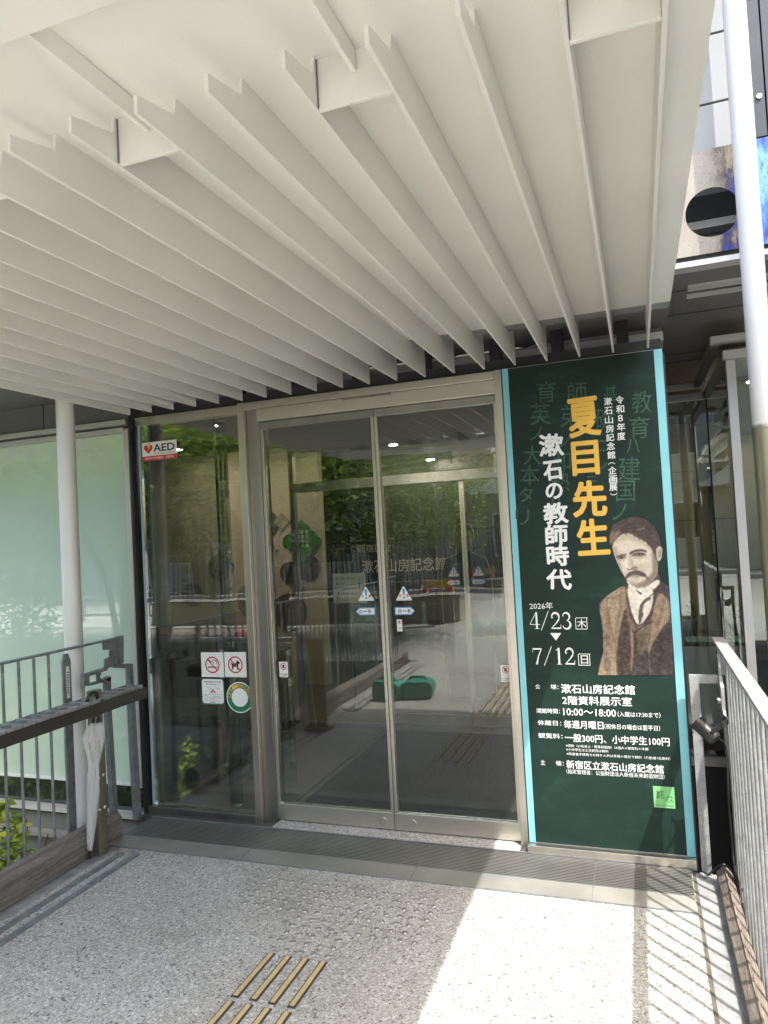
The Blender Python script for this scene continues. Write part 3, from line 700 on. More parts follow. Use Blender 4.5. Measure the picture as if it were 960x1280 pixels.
    lay([(145, 300), (185, 245), (230, 212), (290, 215), (330, 250), (390, 270), (430, 320), (462, 390), (482, 460), (478, 510), (430, 570), (370, 607), (310, 600), (255, 560), (220, 500), (180, 430), (155, 350)], skin, 2)
    lay([(462, 330), (490, 300), (516, 330), (508, 400), (485, 422), (468, 400)], (196, 184, 168), 2)
    lay([(482, 335), (500, 325), (502, 380), (486, 400)], (140, 124, 112), 3, .8)
    lay([(425, 330), (465, 390), (484, 470), (478, 515), (430, 572), (372, 608), (310, 602), (380, 560), (440, 500), (440, 420)], (128, 115, 104), 16, .9)
    lay([(150, 310), (175, 300), (200, 400), (225, 480), (200, 470), (165, 390)], (160, 148, 134), 8, .7)
    lay([(438, 300), (465, 330), (470, 410), (455, 400)], (92, 78, 74), 4, .9)
    for a, b in ((245, 215), (275, 205), (305, 228), (340, 250), (375, 262), (405, 290)): lay([(a-14, b-8), (a+16, b-6), (a+6, b+24)], (80, 66, 62), 2, .8)
    for q in range(60):
        a = rng.uniform(0, 1); x = 150+330*a; y = 250-150*math.sin(math.pi*(.12+.8*a))+rng.uniform(0, 95)*(.4+.6*a)
        if y < 215+a*110: line([(x, y), (x+rng.uniform(10, 34), y-rng.uniform(2, 16)+a*22)], 4, (56, 45, 44) if q % 3 else (104, 90, 84), 1, .7)
    line([(330, 190), (360, 180), (380, 176)], 9, (150, 136, 126), 3, .8)
    line([(140, 262), (160, 212), (205, 192)], 8, (104, 86, 78), 2, .7); line([(150, 280), (178, 232), (214, 206)], 7, (116, 98, 88), 2, .7)
    lay([(150, 290), (230, 215), (300, 215), (420, 310), (440, 345), (330, 275), (230, 262)], (176, 164, 148), 10, .55)
    lay([(270, 355), (330, 335), (395, 350), (400, 385), (330, 392), (285, 385)], (150, 136, 122), 7, .7)
    lay([(180, 372), (245, 366), (250, 400), (195, 410)], (158, 144, 130), 6, .6)
    lay([(330, 440), (400, 420), (430, 470), (380, 500), (345, 490)], (186, 174, 158), 9, .6)
    lay([(250, 545), (300, 575), (380, 575), (440, 520), (430, 575), (370, 612), (300, 606)], (140, 126, 112), 10, .7)
    # brows, eyes
    line([(180, 385), (215, 370), (245, 368)], 11, (96, 82, 76), 2); line([(278, 358), (320, 338), (365, 335), (392, 345)], 15, (80, 68, 64), 2)
    lay([(186, 396), (215, 382), (240, 386), (228, 397), (200, 402)], (92, 80, 74), 2); lay([(300, 372), (330, 356), (372, 360), (388, 368), (360, 376), (325, 380)], (86, 74, 70), 2)
    line([(190, 390), (214, 380), (242, 384)], 5, (50, 42, 40), 1); line([(298, 372), (330, 357), (384, 364)], 6, (48, 40, 38), 1)
    line([(305, 392), (340, 398), (376, 388)], 5, (176, 162, 148), 3); line([(190, 412), (220, 414)], 5, (186, 172, 156), 3)
    for ex, ey in ((214, 388), (340, 366)):
        line([(ex-17, ey+1), (ex+16, ey)], 8, (168, 158, 146), 1, .8); line([(ex-2, ey-1), (ex+3, ey+1)], 11, (44, 36, 34), 1); line([(ex-20, ey-5), (ex+20, ey-6)], 4, (52, 43, 41), 1, .9)
    # nose
    lay([(262, 380), (285, 375), (300, 430), (330, 462), (318, 480), (290, 470)], (176, 160, 144), 6, .75)
    line([(255, 470), (268, 480), (290, 472), (318, 478), (330, 464)], 8, (120, 104, 94), 3)
    line([(290, 468), (306, 462), (326, 462)], 9, (104, 88, 80), 3)
    lay([(232, 400), (258, 400), (262, 470), (246, 470)], (240, 234, 220), 6, .7)
    # moustache and mouth
    lay([(240, 532), (258, 502), (288, 488), (320, 482), (358, 490), (392, 506), (402, 530), (362, 528), (325, 518), (290, 518), (262, 538), (246, 546)], (98, 84, 77), 3)
    for q in range(26):
        t = q/25; x = 248+148*t; yb = 534-46*math.sin(math.pi*min(1, t*1.05))**.8+(-6 if t > .5 else 0); line([(x, yb), (x+(t-.5)*34, yb+18+4*math.cos(q*2.1))], 5, (62+14*(q % 3), 52+12*(q % 3), 48+11*(q % 3)), 1, .75)
    line([(285, 528), (312, 524), (342, 530)], 7, (126, 108, 98), 2); lay([(285, 534), (312, 530), (338, 535), (312, 548)], (190, 172, 156), 3)
    line([(280, 556), (312, 562), (340, 555)], 8, (188, 174, 158), 4)
    # cloth grain
    gr_ = blur(rng.normal(0, 1, uu.shape), 1)*1.5; low = blur(rng.normal(0, 1, uu.shape), 14)*9; gr_ = gr_+low*.8; wgt = np.where(vv > 590, 9, 4); img[:] = np.clip(img+(gr_*wgt)[..., None], 0, 255)
    lin = np.where(img/255 <= .04045, img/255/12.92, ((img/255+.055)/1.055)**2.4)*.80
    vs = []; idx = -np.ones(uu.shape, int)
    for j in range(uu.shape[0]):
        for i in range(uu.shape[1]):
            idx[j, i] = len(vs); vs.append(P(740+uu[j, i]/5.818, 630+vv[j, i]/5.818, E1-.0003))
    fs = []
    for j in range(uu.shape[0]-1):
        for i in range(uu.shape[1]-1):
            if mask[j, i] and mask[j+1, i+1] and vs[idx[j, i+1]][0] < XR-.037: fs.append((idx[j, i], idx[j+1, i], idx[j+1, i+1], idx[j, i+1]))
    b = MB(); b.add(vs, fs)
    m, n, L, p = new_mat('portrait_print'); a = n.new('ShaderNodeVertexColor'); a.layer_name = 'ink'; L.new(a.outputs[0], p.inputs['Base Color']); p.inputs['Roughness'].default_value = .5
    o = b.build('portrait_print', m, ba)
    ca = o.data.color_attributes.new('ink', 'FLOAT_COLOR', 'POINT'); ca.data.foreach_set('color', np.concatenate([lin.reshape(-1, 3), np.ones((lin.size//3, 1))], 1).ravel())
portrait()

# ================================================================== stickers on the glass
def rect(mb, x0, z0, x1, z1, y, m=0): mb.add([(x0, y, z0), (x1, y, z0), (x1, y, z1), (x0, y, z1)], [(0, 1, 2, 3)], m)
def rrect(mb, x0, z0, x1, z1, y, r, m=0):
    pts = []
    for cx, cz, a0 in ((x1-r, z1-r, 0), (x0+r, z1-r, 90), (x0+r, z0+r, 180), (x1-r, z0+r, 270)):
        for k in range(6): a = R(a0+18*k); pts.append((cx+r*math.cos(a), y, cz+r*math.sin(a)))
    mb.poly(pts, m)
def ring(mb, cx, cz, r0, r1, y, m=0, n=32, a0=0, a1=360):
    v = []; f = []
    for k in range(n+1):
        a = R(a0+(a1-a0)*k/n); c, s_ = math.cos(a), math.sin(a); v += [(cx+r0*c, y, cz+r0*s_), (cx+r1*c, y, cz+r1*s_)]
    for k in range(n): f.append((2*k, 2*k+1, 2*k+3, 2*k+2))
    mb.add(v, f, m)
def disc(mb, cx, cz, r, y, m=0, n=32): mb.poly([(cx+r*math.cos(2*math.pi*k/n), y, cz+r*math.sin(2*math.pi*k/n)) for k in range(n)], m)
def strip(mb, pts, wd, y, m=0):
    for (x0, z0), (x1, z1) in zip(pts, pts[1:]):
        l = math.hypot(x1-x0, z1-z0); nx, nz = -(z1-z0)/l*wd/2, (x1-x0)/l*wd/2
        mb.add([(x0+nx, y, z0+nz), (x0-nx, y, z0-nz), (x1-nx, y, z1-nz), (x1+nx, y, z1+nz)], [(0, 1, 2, 3)], m)
def text(mb, s, x0, z0, x1, z1, y, m=0, off=0, res=2, keep=False): put_text(mb, s, (x0, y, z0), (x1, y, z0), (x0, y, z1), m, off, res, keep)
YS = -.0155
m_hot = M('orange_print', (.75, .25, .03), .5, var=0)
b = MB(); x0, x1, z0, z1 = -2.778, -2.532, 2.078, 2.189
b.box((x0, YS, z0), (x1, -.0122, z1), 0)
rect(b, x0, z0, x1, z0+.028, YS-.0005, 1)
hx, hz, hr = x0+.046, z0+.072, .030
heart = [(hx+hr*1.05*(16*math.sin(t)**3)/16, YS-.0006, hz+hr*1.05*(13*math.cos(t)-5*math.cos(2*t)-2*math.cos(3*t)-math.cos(4*t))/16) for t in [2*math.pi*k/40 for k in range(40)]]
b.poly(heart, 1)
b.poly([(hx+.002, YS-.001, hz+.034), (hx+.018, YS-.001, hz+.034), (hx+.010, YS-.001, hz+.012), (hx+.014, YS-.001, hz+.010), (hx-.006, YS-.001, hz-.012), (hx+.001, YS-.001, hz+.008), (hx-.005, YS-.001, hz+.010)], 3)
text(b, 'AED', x0+.083, z0+.052, x1-.014, z1-.016, YS-.0006, 2, .035)
text(b, 'Automated External Defibrillator', x0+.083, z0+.036, x1-.014, z0+.043, YS-.0006, 2, .0, 1)
text(b, '自動体外式除細動器　設置施設', x0+.02, z0+.007, x1-.02, z0+.021, YS-.0008, 0, .0, 1)
tag(b.build('wall_sign', [m_sign, m_red, m_ink, m_yellow]), 'white and red AED sign with a heart, top of the left glass pane', 'sign')
# no smoking
def sq_sign(x0, z0, x1, z1): b = MB(); b.box((x0, YS, z0), (x1, -.0122, z1), 0); return b
b = sq_sign(-2.428, .800, -2.279, .941); cx, cz = -2.353, .870
rect(b, cx-.032, cz-.017, cx+.024, cz-.010, YS-.0005, 2); rect(b, cx+.027, cz-.017, cx+.033, cz-.010, YS-.0005, 2)
strip(b, [(cx-.02, cz+.03), (cx-.012, cz+.018), (cx+.002, cz+.020), (cx+.010, cz+.008)], .004, YS-.0005, 2); strip(b, [(cx+.005, cz+.032), (cx+.018, cz+.022), (cx+.026, cz+.026), (cx+.030, cz+.004)], .004, YS-.0005, 2)
ring(b, cx, cz, .040, .048, YS-.001, 1); strip(b, [(cx-.031, cz+.031), (cx+.031, cz-.031)], .007, YS-.001, 1)
tag(b.build('sticker', [m_sign, m_red, m_ink]), 'square white no smoking sticker with a crossed out cigarette', 'sticker', 'white stickers on the left glass pane')
b = sq_sign(-2.272, .802, -2.132, .943); cx, cz = -2.202, .872
D = [(-.030, .012), (-.026, .016), (-.022, .008), (.004, .008), (.008, .022), (.012, .018), (.018, .028), (.022, .018), (.032, .012), (.030, .006), (.020, .004), (.018, -.010), (.020, -.028), (.012, -.028), (.008, -.012), (-.012, -.012), (-.016, -.028), (-.024, -.028), (-.022, -.006), (-.026, .004)]
def pushpoly(mb, pts, m):
    from mathutils.geometry import tessellate_polygon
    tri = tessellate_polygon([[Vector((p[0], p[2], 0)) for p in pts]]); mb.add(pts, [tuple(t) for t in tri], m)
pushpoly(b, [(cx+p, YS-.0005, cz+q) for p, q in D], 2)
ring(b, cx, cz, .040, .048, YS-.001, 1); strip(b, [(cx-.031, cz+.031), (cx+.031, cz-.031)], .007, YS-.001, 1)
tag(b.build('sticker', [m_sign, m_red, m_ink]), 'square white sticker with a crossed out black dog', 'sticker', 'white stickers on the left glass pane')
m_greenp = M('dark_green_print', (.02, .17, .09), .45, var=.05)
b = MB(); rrect(b, -2.432, .643, -2.285, .790, YS+.0006, .014, 1); rrect(b, -2.429, .650, -2.288, .788, YS, .016, 0)
text(b, '受動喫煙防止対策', -2.415, .768, -2.302, .778, YS-.0006, 2, 0, 1); text(b, '屋内は全面禁煙です', -2.400, .755, -2.317, .763, YS-.0006, 2, 0, 1)
for k in range(5): ring(b, -2.388+.017*k, .735+.006*math.cos(k*2), .005, .0062, YS-.0006, 2, 12)
strip(b, [(-2.372, .708), (-2.362, .722), (-2.352, .722), (-2.342, .708)], .008, YS-.0006, 3)
rect(b, -2.425, .6995, -2.292, .7005, YS-.0006, 2)
ring(b, -2.405, .683, .012, .0133, YS-.0006, 2, 16); text(b, 'この建物は禁煙', -2.383, .682, -2.305, .690, YS-.0006, 2, 0, 1); text(b, 'ご協力ください', -2.383, .670, -2.315, .678, YS-.0006, 2, 0, 1)
rect(b, -2.425, .6625, -2.292, .6632, YS-.0006, 2); text(b, '新宿区', -2.378, .6525, -2.340, .6605, YS-.0006, 2, 0, 1)
tag(b.build('sticker', [m_sign, m_greenp, m_ink, m_red]), 'white notice sticker with rounded corners and small print, under no smoking sticker', 'sticker', 'white stickers on the left glass pane')
cx, cz = -2.183, .688
b = MB(); disc(b, cx, cz, .087, YS+.0006, 0, 40); ring(b, cx, cz, .052, .081, YS, 1, 40); disc(b, cx, cz, .052, YS-.0004, 0, 40)
def arctext(mb, s, r, a0, a1, h, m):
    for i, c in enumerate(s):
        a = R(a0+(a1-a0)*i/(len(s)-1)); ex = Vector((math.sin(a), 0, -math.cos(a)))*h*.9; ey = Vector((math.cos(a), 0, math.sin(a)))*h
        q = Vector((cx+r*math.cos(a), YS-.0008, cz+r*math.sin(a)))-ex/2-ey/2; put_text(mb, c, q, q+ex, q+ey, m, .03, 2)
arctext(b, 'こども110ばんのいえ', .067, 175, 5, .020, 2)
b.build('tmp', [m_sign, m_greenp, m_yellow]); o = bpy.data.objects['tmp']; o.name = 'sticker'
tag(o, 'round white sticker with a green lettered ring, right of the notice sticker', 'sticker', 'white stickers on the left glass pane')

# caution stickers on the four door leaves
def caution(xc, zt, y, front, lab):
    b = MB(); h = .078; wv = .092
    def tri(k, yy, m):
        cz = zt-h*.62
        pts = [(xc, cz+(zt-cz)*k), (xc-wv/2*k, cz-(cz-zt+h)*k), (xc+wv/2*k, cz-(cz-zt+h)*k)]; out = []
        for i in range(3):
            a = Vector(pts[i]); p = Vector(pts[i-1]); n_ = Vector(pts[(i+1) % 3]); out += [a+(p-a)*.09, a+(p-a)*.02+(n_-a)*.02, a+(n_-a)*.09]
        b.poly([(q.x, yy, q.y) for q in out], m)
    tri(1.0, y, 0)
    b.poly([(xc-.008, y-.0005, zt-.017), (xc-.004, y-.0005, zt-.052), (xc+.004, y-.0005, zt-.052), (xc+.008, y-.0005, zt-.017)], 1); disc(b, xc, zt-.063, .0065, y-.0005, 1, 14)
    text(b, '注', xc-.029, zt-.060, xc-.013, zt-.044, y-.0006, 2, .02); text(b, '意', xc+.013, zt-.060, xc+.029, zt-.044, y-.0006, 2, .02)
    text(b, 'CAUTION', xc-.036, zt-.0755, xc-.010, zt-.0715, y-.0006, 1, .02, 1); text(b, 'AUTO DOOR', xc+.008, zt-.0755, xc+.036, zt-.0715, y-.0006, 1, .02, 1)
    tag(b.build('sticker', [m_sign, m_blue, m_red]), lab, 'sticker', 'caution stickers on the door leaves')
def arrow(xc, zc, y, sgn, lab):
    b = MB(); hw, hh = .056, .021
    def shape(k, kk, yy, m): b.poly([(xc-sgn*hw*k, yy, zc-hh*kk), (xc+sgn*hw*.62*k, yy, zc-hh*kk), (xc+sgn*hw*k, yy, zc), (xc+sgn*hw*.62*k, yy, zc+hh*kk), (xc-sgn*hw*k, yy, zc+hh*kk)], m)
    shape(1, 1, y, 1); shape(.90, .74, y-.0005, 0)
    text(b, '自', xc-.036, zc-.010, xc-.018, zc+.010, y-.001, 2, .01); text(b, '動', xc+.016, zc-.010, xc+.034, zc+.010, y-.001, 2, .01)
    b.poly([(xc-.016, y-.001, zc), (xc-.006, y-.001, zc+.006), (xc-.006, y-.001, zc+.003), (xc+.006, y-.001, zc+.003), (xc+.006, y-.001, zc+.006), (xc+.014, y-.001, zc), (xc+.006, y-.001, zc-.006), (xc+.006, y-.001, zc-.003), (xc-.006, y-.001, zc-.003), (xc-.006, y-.001, zc-.006)], 1)
    tag(b.build('sticker', [m_sign, m_blue, m_ink]), lab, 'sticker', 'blue arrow stickers on the door leaves')
YD = .0135
caution(-1.397, 1.292, YD, 1, 'white caution triangle on the left outer door leaf, near its meeting edge')
caution(-1.185, 1.290, YD, 1, 'white caution triangle on the right outer door leaf, near its meeting edge')
arrow(-1.406, 1.158, YD, -1, 'blue edged arrow sticker pointing left, on the left outer door leaf')
arrow(-1.184, 1.157, YD, 1, 'blue edged arrow sticker pointing right, on the right outer door leaf')
YI = 2.044
caution(-1.425, 1.282, YI, 0, 'dim caution triangle on the left inner door leaf, seen through the glass')
caution(-1.222, 1.282, YI, 0, 'dim caution triangle on the right inner door leaf, seen through the glass')
arrow(-1.432, 1.155, YI, -1, 'dim arrow sticker pointing left, on the left inner door leaf')
arrow(-1.222, 1.155, YI, 1, 'dim arrow sticker pointing right, on the right inner door leaf')
def nodrone(x0, z1, x1, z0, lab, y=YD):
    b = MB(); rrect(b, x0, z0, x1, z1, y, .004, 0); cx = (x0+x1)/2; r = (x1-x0)*.36; cz = z1-r*1.35
    rrect(b, cx-r*.35, cz-r*.5, cx+r*.35, cz+r*.5, y-.0005, .003, 2); strip(b, [(cx-r*.68, cz+r*.68), (cx+r*.68, cz-r*.68)], r*.2, y-.001, 1)
    ring(b, cx, cz, r*.82, r, y-.001, 1, 24); text(b, 'ドアに注意', x0+.005, z0+.012, x1-.005, z0+.021, y-.0006, 2, .02, 1); text(b, 'CAUTION', x0+.010, z0+.004, x1-.010, z0+.009, y-.0006, 2, .01, 1)
    tag(b.build('sticker', [m_sign, m_red, m_ink]), lab, 'sticker', 'small prohibition stickers on the doors')
nodrone(-1.940, .886, -1.886, .800, 'small prohibition sticker on the left door leaf beside the steel post')
nodrone(-.697, .880, -.648, .796, 'small prohibition sticker on the right door leaf, beside the green banner')
nodrone(-1.232, 1.113, -1.203, 1.050, 'tiny prohibition sticker under the arrow on the right door leaf')

# ================================================================== kerb timbers
def kerb(name, label, x0, x1, y0, y1, h, m):
    c = .035; b = MB()
    prof = [(x0, 0), (x1, 0), (x1, h-c), (x1-c, h), (x0+c, h), (x0, h-c)]
    n = 24; ys = [y0+(y1-y0)*i/n for i in range(n+1)]; v = []; f = []
    for i, y in enumerate(ys):
        for j, (x, z) in enumerate(prof): v.append((x+rng.normal(0, .0009), y, max(0, z+rng.normal(0, .0011)) if z > 0 else 0))
    k = len(prof)
    for i in range(n):
        for j in range(k): f.append((i*k+j, i*k+(j+1) % k, (i+1)*k+(j+1) % k, (i+1)*k+j))
    f += [tuple(range(k-1, -1, -1)), tuple(n*k+j for j in range(k))]
    b.add(v, f); return tag(b.build(name, m, bevel=.003), label, 'kerb')
kerb('timber_kerb', 'dark weathered timber kerb along the left railing', -2.835, -2.735, -4.75, -.36, .145, m_timb_l)
kerb('timber_kerb', 'brown sunlit timber kerb along the right railing', .222, .284, -4.75, -.17, .075, m_timb_r)

# ================================================================== railings
XLR = -2.855
def PL(u, v): return tuple(at_x(u/3.555, 760+v/3.555, XLR))
rl = thing('left_railing', 'grey steel railing left of the bridge with cut-out end plates', 'railing', (XLR, -2.5, 0)); rl.name = 'bar_railing'
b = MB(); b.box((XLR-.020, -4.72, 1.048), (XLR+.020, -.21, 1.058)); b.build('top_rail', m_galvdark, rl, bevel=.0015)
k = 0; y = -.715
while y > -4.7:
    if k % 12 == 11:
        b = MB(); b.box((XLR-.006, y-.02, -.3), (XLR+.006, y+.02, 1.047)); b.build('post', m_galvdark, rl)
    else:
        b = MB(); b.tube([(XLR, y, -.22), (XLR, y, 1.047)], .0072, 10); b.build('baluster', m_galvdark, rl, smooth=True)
    y -= .0925; k += 1
b = MB(); yp = -.595
b.prism([(XLR-.007, yp-.028, -.35), (XLR-.007, yp-.028, .99), (XLR-.007, yp-.014, 1.03), (XLR-.007, yp+.008, 1.03), (XLR-.007, yp+.024, .99), (XLR-.007, yp+.024, -.35)], (.014, 0, 0)); po = b.build('post', m_galvdark, rl, bevel=.001)
b = MB(); b.box((XLR+.0072, yp-.013, .80), (XLR+.0088, yp+.009, .965), 0)
for q in range(9): b.box((XLR+.0089, yp-.008, .825+.013*q), (XLR+.0092, yp+.003, .832+.013*q), 1)
b.build('name_plate', [m_sign, m_ink], po)
def plateL(name, pts, th=.007):
    b = MB(); from mathutils.geometry import tessellate_polygon
    P3 = [Vector(PL(*p)) for p in pts]; n = len(P3); A = [p-Vector((th/2, 0, 0)) for p in P3]; B = [p+Vector((th/2, 0, 0)) for p in P3]
    tri = tessellate_polygon([[Vector((p.y, p.z, 0)) for p in P3]])
    b.add(A+B, [tuple(t) for t in tri]+[tuple(i+n for i in t[::-1]) for t in tri]+[(i, (i+1) % n, (i+1) % n+n, i+n) for i in range(n)])
    return b.build(name, m_galvdark, rl)
plateL('end_plate', [(457, 152), (518, 136), (520, 258), (464, 268), (463, 228), (486, 216), (487, 183), (458, 187)], .010)
plateL('end_bar', [(520, 127), (540, 122), (541, 244), (524, 247)], .030)
plateL('handrail_loop', [(365, 294), (468, 264), (470, 276), (388, 303), (389, 337), (482, 309), (484, 322), (388, 346), (366, 346)], .030)
plateL('handrail_tab', [(428, 288), (446, 280), (448, 296), (440, 304), (452, 318), (430, 324)], .010)
plateL('end_bar', [(466, 308), (484, 303), (489, 480), (516, 912), (496, 918), (470, 470)], .030)
plateL('end_bar', [(506, 247), (582, 247), (584, 300), (604, 640), (622, 942), (600, 944), (582, 640), (566, 268), (508, 266)], .030)

XRR = .30
rr = thing('bar_railing', 'sunlit galvanised bar railing with flat top rail, right of the bridge', 'railing', (XRR, -2.5, 0))
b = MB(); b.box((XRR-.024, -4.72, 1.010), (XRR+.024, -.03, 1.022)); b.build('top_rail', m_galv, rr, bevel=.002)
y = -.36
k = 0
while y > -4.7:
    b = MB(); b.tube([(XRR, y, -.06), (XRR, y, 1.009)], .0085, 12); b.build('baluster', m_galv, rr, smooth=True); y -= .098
b = MB(); b.box((XRR-.006, -.30, -.35), (XRR+.006, -.235, .70)); b.build('post', m_galv, rr, bevel=.001)
b = MB(); b.box((XRR-.008, -.075, .86), (XRR+.022, -.04, 1.0095)); b.build('end_bar', m_galvdark, rr, bevel=.001)
def extr_x(name, yz, x0, x1, m, par):
    b = MB(); b.prism([(x0, y, z) for y, z in yz], (x1-x0, 0, 0)); return b.build(name, m, par, bevel=.001)
extr_x('end_plate', [(-.105, .955), (-.085, .955), (-.085, .925), (-.098, .915), (-.088, .89), (-.088, .855), (-.118, .845), (-.118, .90), (-.106, .92)], XRR-.012, XRR-.002, m_galv, rr)
extr_x('end_plate', [(-.165, .80), (-.11, .85), (-.135, .868), (-.20, .835), (-.20, .735), (-.165, .735)], XRR-.016, XRR-.002, m_galv, rr)
extr_x('end_plate', [(-.215, .738), (-.165, .738), (-.15, .70), (-.185, .66), (-.185, .55), (-.235, .55), (-.235, .70)], XRR-.014, XRR-.003, m_galv, rr)
b = MB(); b.tube([(XRR-.03, -.185, .775), (XRR-.016, -.185, .775)], .012, 12); b.build('bolt', m_steel, rr)
# galvanised angle frame closing the gap next to the banner
t = thing('gap_frame', 'galvanised flat bar frame between the banner and the right railing', 'frame', (.2, -.10, 0))
b = MB(); b.box((.166, -.118, -.4), (.206, -.108, .870)); b.build('upright', m_galv, t, bevel=.001)
b = MB(); b.box((.2062, -.118, .832), (XRR-.018, -.108, .870)); b.build('crossbar', m_galv, t, bevel=.001)

# spotlight clamped to the right railing
sp = thing('spotlight', 'black cylindrical spotlight clamped to the right railing, aimed at the banner', 'spotlight', (.24, -.30, .62))
ce = [Vector(at_y(871, 903, -.30)), Vector(at_y(892, 922, -.34))]
ax = (ce[0]-ce[1]).normalized()
b = MB(); b.tube([ce[1]-ax*.012, ce[1], ce[0]], [.024, .031, .031], 28); b.build('housing', m_black, sp, smooth=True)
b = MB(); b.tube([ce[0]+ax*.0005, ce[0]+ax*.002], .026, 24); b.build('lens', m_dwin, sp)
pv = Vector(at_y(889, 912, -.335)); rp = Vector(at_y(910, 900, -.27))
b = MB(); b.bar(pv+Vector((0, -.034, 0)), rp+Vector((0, -.01, 0)), .006, .022); b.build('yoke_arm', m_black, sp)
b = MB(); b.tube([rp+Vector((-.012, -.012, 0)), rp+Vector((.012, .004, 0))], .017, 14); b.bar(rp, Vector(at_y(898, 887, -.27)), .003, .006); b.build('clamp', m_black, sp)
def bez(pts, n=8):
    pts = [Vector(p) for p in pts]; out = []
    for i in range(len(pts)-1):
        p0 = pts[max(0, i-1)]; p1 = pts[i]; p2 = pts[i+1]; p3 = pts[min(len(pts)-1, i+2)]
        for k in range(n):
            t = k/n; out.append(.5*((2*p1)+(p2-p0)*t+(2*p0-5*p1+4*p2-p3)*t*t+(3*p1-p0-3*p2+p3)*t**3))
    return out+[pts[-1]]
cab = [at_y(896, 921, -.33), at_y(906, 930, -.32), at_y(909, 950, -.30), at_y(911, 1000, -.29), at_x(915, 1050, .293), at_x(918, 1082, .293), at_x(925, 1105, .296), at_x(938, 1130, .31)]
b = MB(); b.tube(bez(cab), .0042, 8); b.build('cable', m_black, sp, smooth=True)
cab2 = [(.172, -.115, .008), (.188, -.15, .014), (.205, -.19, .05), (.235, -.205, .083), (.27, -.22, .079), (.292, -.30, .05), (.30, -.42, -.02), (.31, -.6, -.1)]
b = MB(); b.tube(bez(cab2), .0042, 8); tag(b.build('cable', m_black, smooth=True), 'black cable looping over the end of the brown timber kerb', 'cable')
b = MB(); b.bar((.160, -.125, .006), (.178, -.15, .006), .012, .008); tag(b.build('cable_clip', m_sign), 'small white cable clip on the floor at the foot of the flat bar', 'clip')

# ================================================================== umbrella rack and umbrella
rk = thing('umbrella_rack', 'long steel umbrella rack with two rows of slots beside the left railing', 'umbrella rack', (-2.66, -.9, 0))
RX0, RX1, RY0, RY1, RZ = -2.735, -2.600, -1.62, -.285, .738
b = MB(); b.box((RX1-.004, RY0, RZ), (RX1, RY1, RZ+.058)); b.build('front_bar', m_bronze, rk, bevel=.001)
b = MB(); b.box((RX0, RY0, RZ), (RX0+.004, RY1, RZ+.058)); b.build('back_bar', m_bronze, rk, bevel=.001)
b = MB(); b.box((RX0+.0042, RY0, RZ+.004), (RX1-.0042, RY0+.004, RZ+.058)); b.build('end_bar', m_bronze, rk)
b = MB(); b.box((RX0+.0042, RY1-.004, RZ+.004), (RX1-.0042, RY1, RZ+.058)); b.build('end_bar', m_bronze, rk)
for row, xc in enumerate((-2.700, -2.635)):
    y = RY0+.05
    while y < RY1-.05:
        b = MB(); hw, hl, z1 = .026, .034, RZ+.072
        for (xa, ya, xc2, yc) in ((xc-hw, y-hl, xc+hw, y-hl+.003), (xc-hw, y-hl+.0032, xc-hw+.003, y+hl-.0032), (xc+hw-.003, y-hl+.0032, xc+hw, y+hl-.0032)): b.box((xa, ya, RZ+.03), (xc2, yc, z1))
        b.box((xc-hw, y+hl-.003, RZ+.02), (xc+hw, y+hl, z1+.003)); b.box((xc-.008, y+hl+.0002, RZ+.03), (xc+.008, y+hl+.012, z1-.01))
        b.build('umbrella_slot', m_galv, rk); y += .082
for y in (RY0+.10,):
    b = MB(); b.box((RX0+.02, y-.02, 0), (RX0+.06, y+.02, RZ)); b.build('leg', m_olive, rk, bevel=.002)
yb = -.56
b = MB(); b.box((-2.735, yb-.03, 0), (-2.690, yb+.03, RZ+.10)); b.build('leg', m_olive, rk, bevel=.002)
b = MB(); b.box((-2.689, yb-.045, .20), (-2.683, yb+.03, .60)); pz = b.build('bolt_plate', m_olive, rk, bevel=.001)
for zz in (.235, .40, .565):
    for yy in (-.025, .01):
        b = MB(); b.sphere((-2.683, yb+yy, zz), .010, 10, 6, 0, (.6, 1, 1)); b.build('bolt', m_steel, pz, smooth=True)
b = MB(); b.box((-2.735, yb-.06, RZ+.062), (-2.60, yb+.22, RZ+.067)); b.build('top_plate', m_olive, rk)

um = thing('umbrella', 'folded clear plastic umbrella with black hook handle hanging in the rack', 'umbrella', (-2.71, -.62, 0))
TIP = Vector((-2.715, -.635, .008)); TOP = Vector((-2.632, -.63, .80)); axu = (TOP-TIP).normalized()
def UP(t): return TIP+(TOP-TIP)*t
hk = [UP(.9)+axu*.02, UP(1.0)+axu*.015]
a0 = UP(1.0)+axu*.015; side = Vector((0, -1, 0))
arc_ = [a0+axu*(.036*math.sin(R(q)))+side*(.036-.036*math.cos(R(q))) for q in range(0, 181, 15)]
b = MB(); b.tube([UP(.9), a0]+arc_[1:]+[arc_[-1]-axu*.03], .0085, 12); b.build('handle', m_black, um, smooth=True)
b = MB(); b.tube([UP(.05), UP(.92)], .004, 8); b.build('shaft', m_steel, um, smooth=True)
b = MB(); b.tube([TIP, UP(.055)], [.007, .0105], 12); b.build('tip', m_black, um, smooth=True)
mvin, n_, L_, p_ = new_mat('clear_vinyl'); p_.inputs['Base Color'].default_value = (.82, .84, .84, 1); p_.inputs['Roughness'].default_value = .22
tr = n_.new('ShaderNodeBsdfTransparent'); mxs = n_.new('ShaderNodeMixShader'); mxs.inputs[0].default_value = .44
L_.new(tr.outputs[0], mxs.inputs[1]); L_.new(p_.outputs[0], mxs.inputs[2]); L_.new(mxs.outputs[0], n_['Material Output'].inputs[0])
ux = axu.cross(Vector((1, 0, 0))).normalized(); uy = axu.cross(ux)
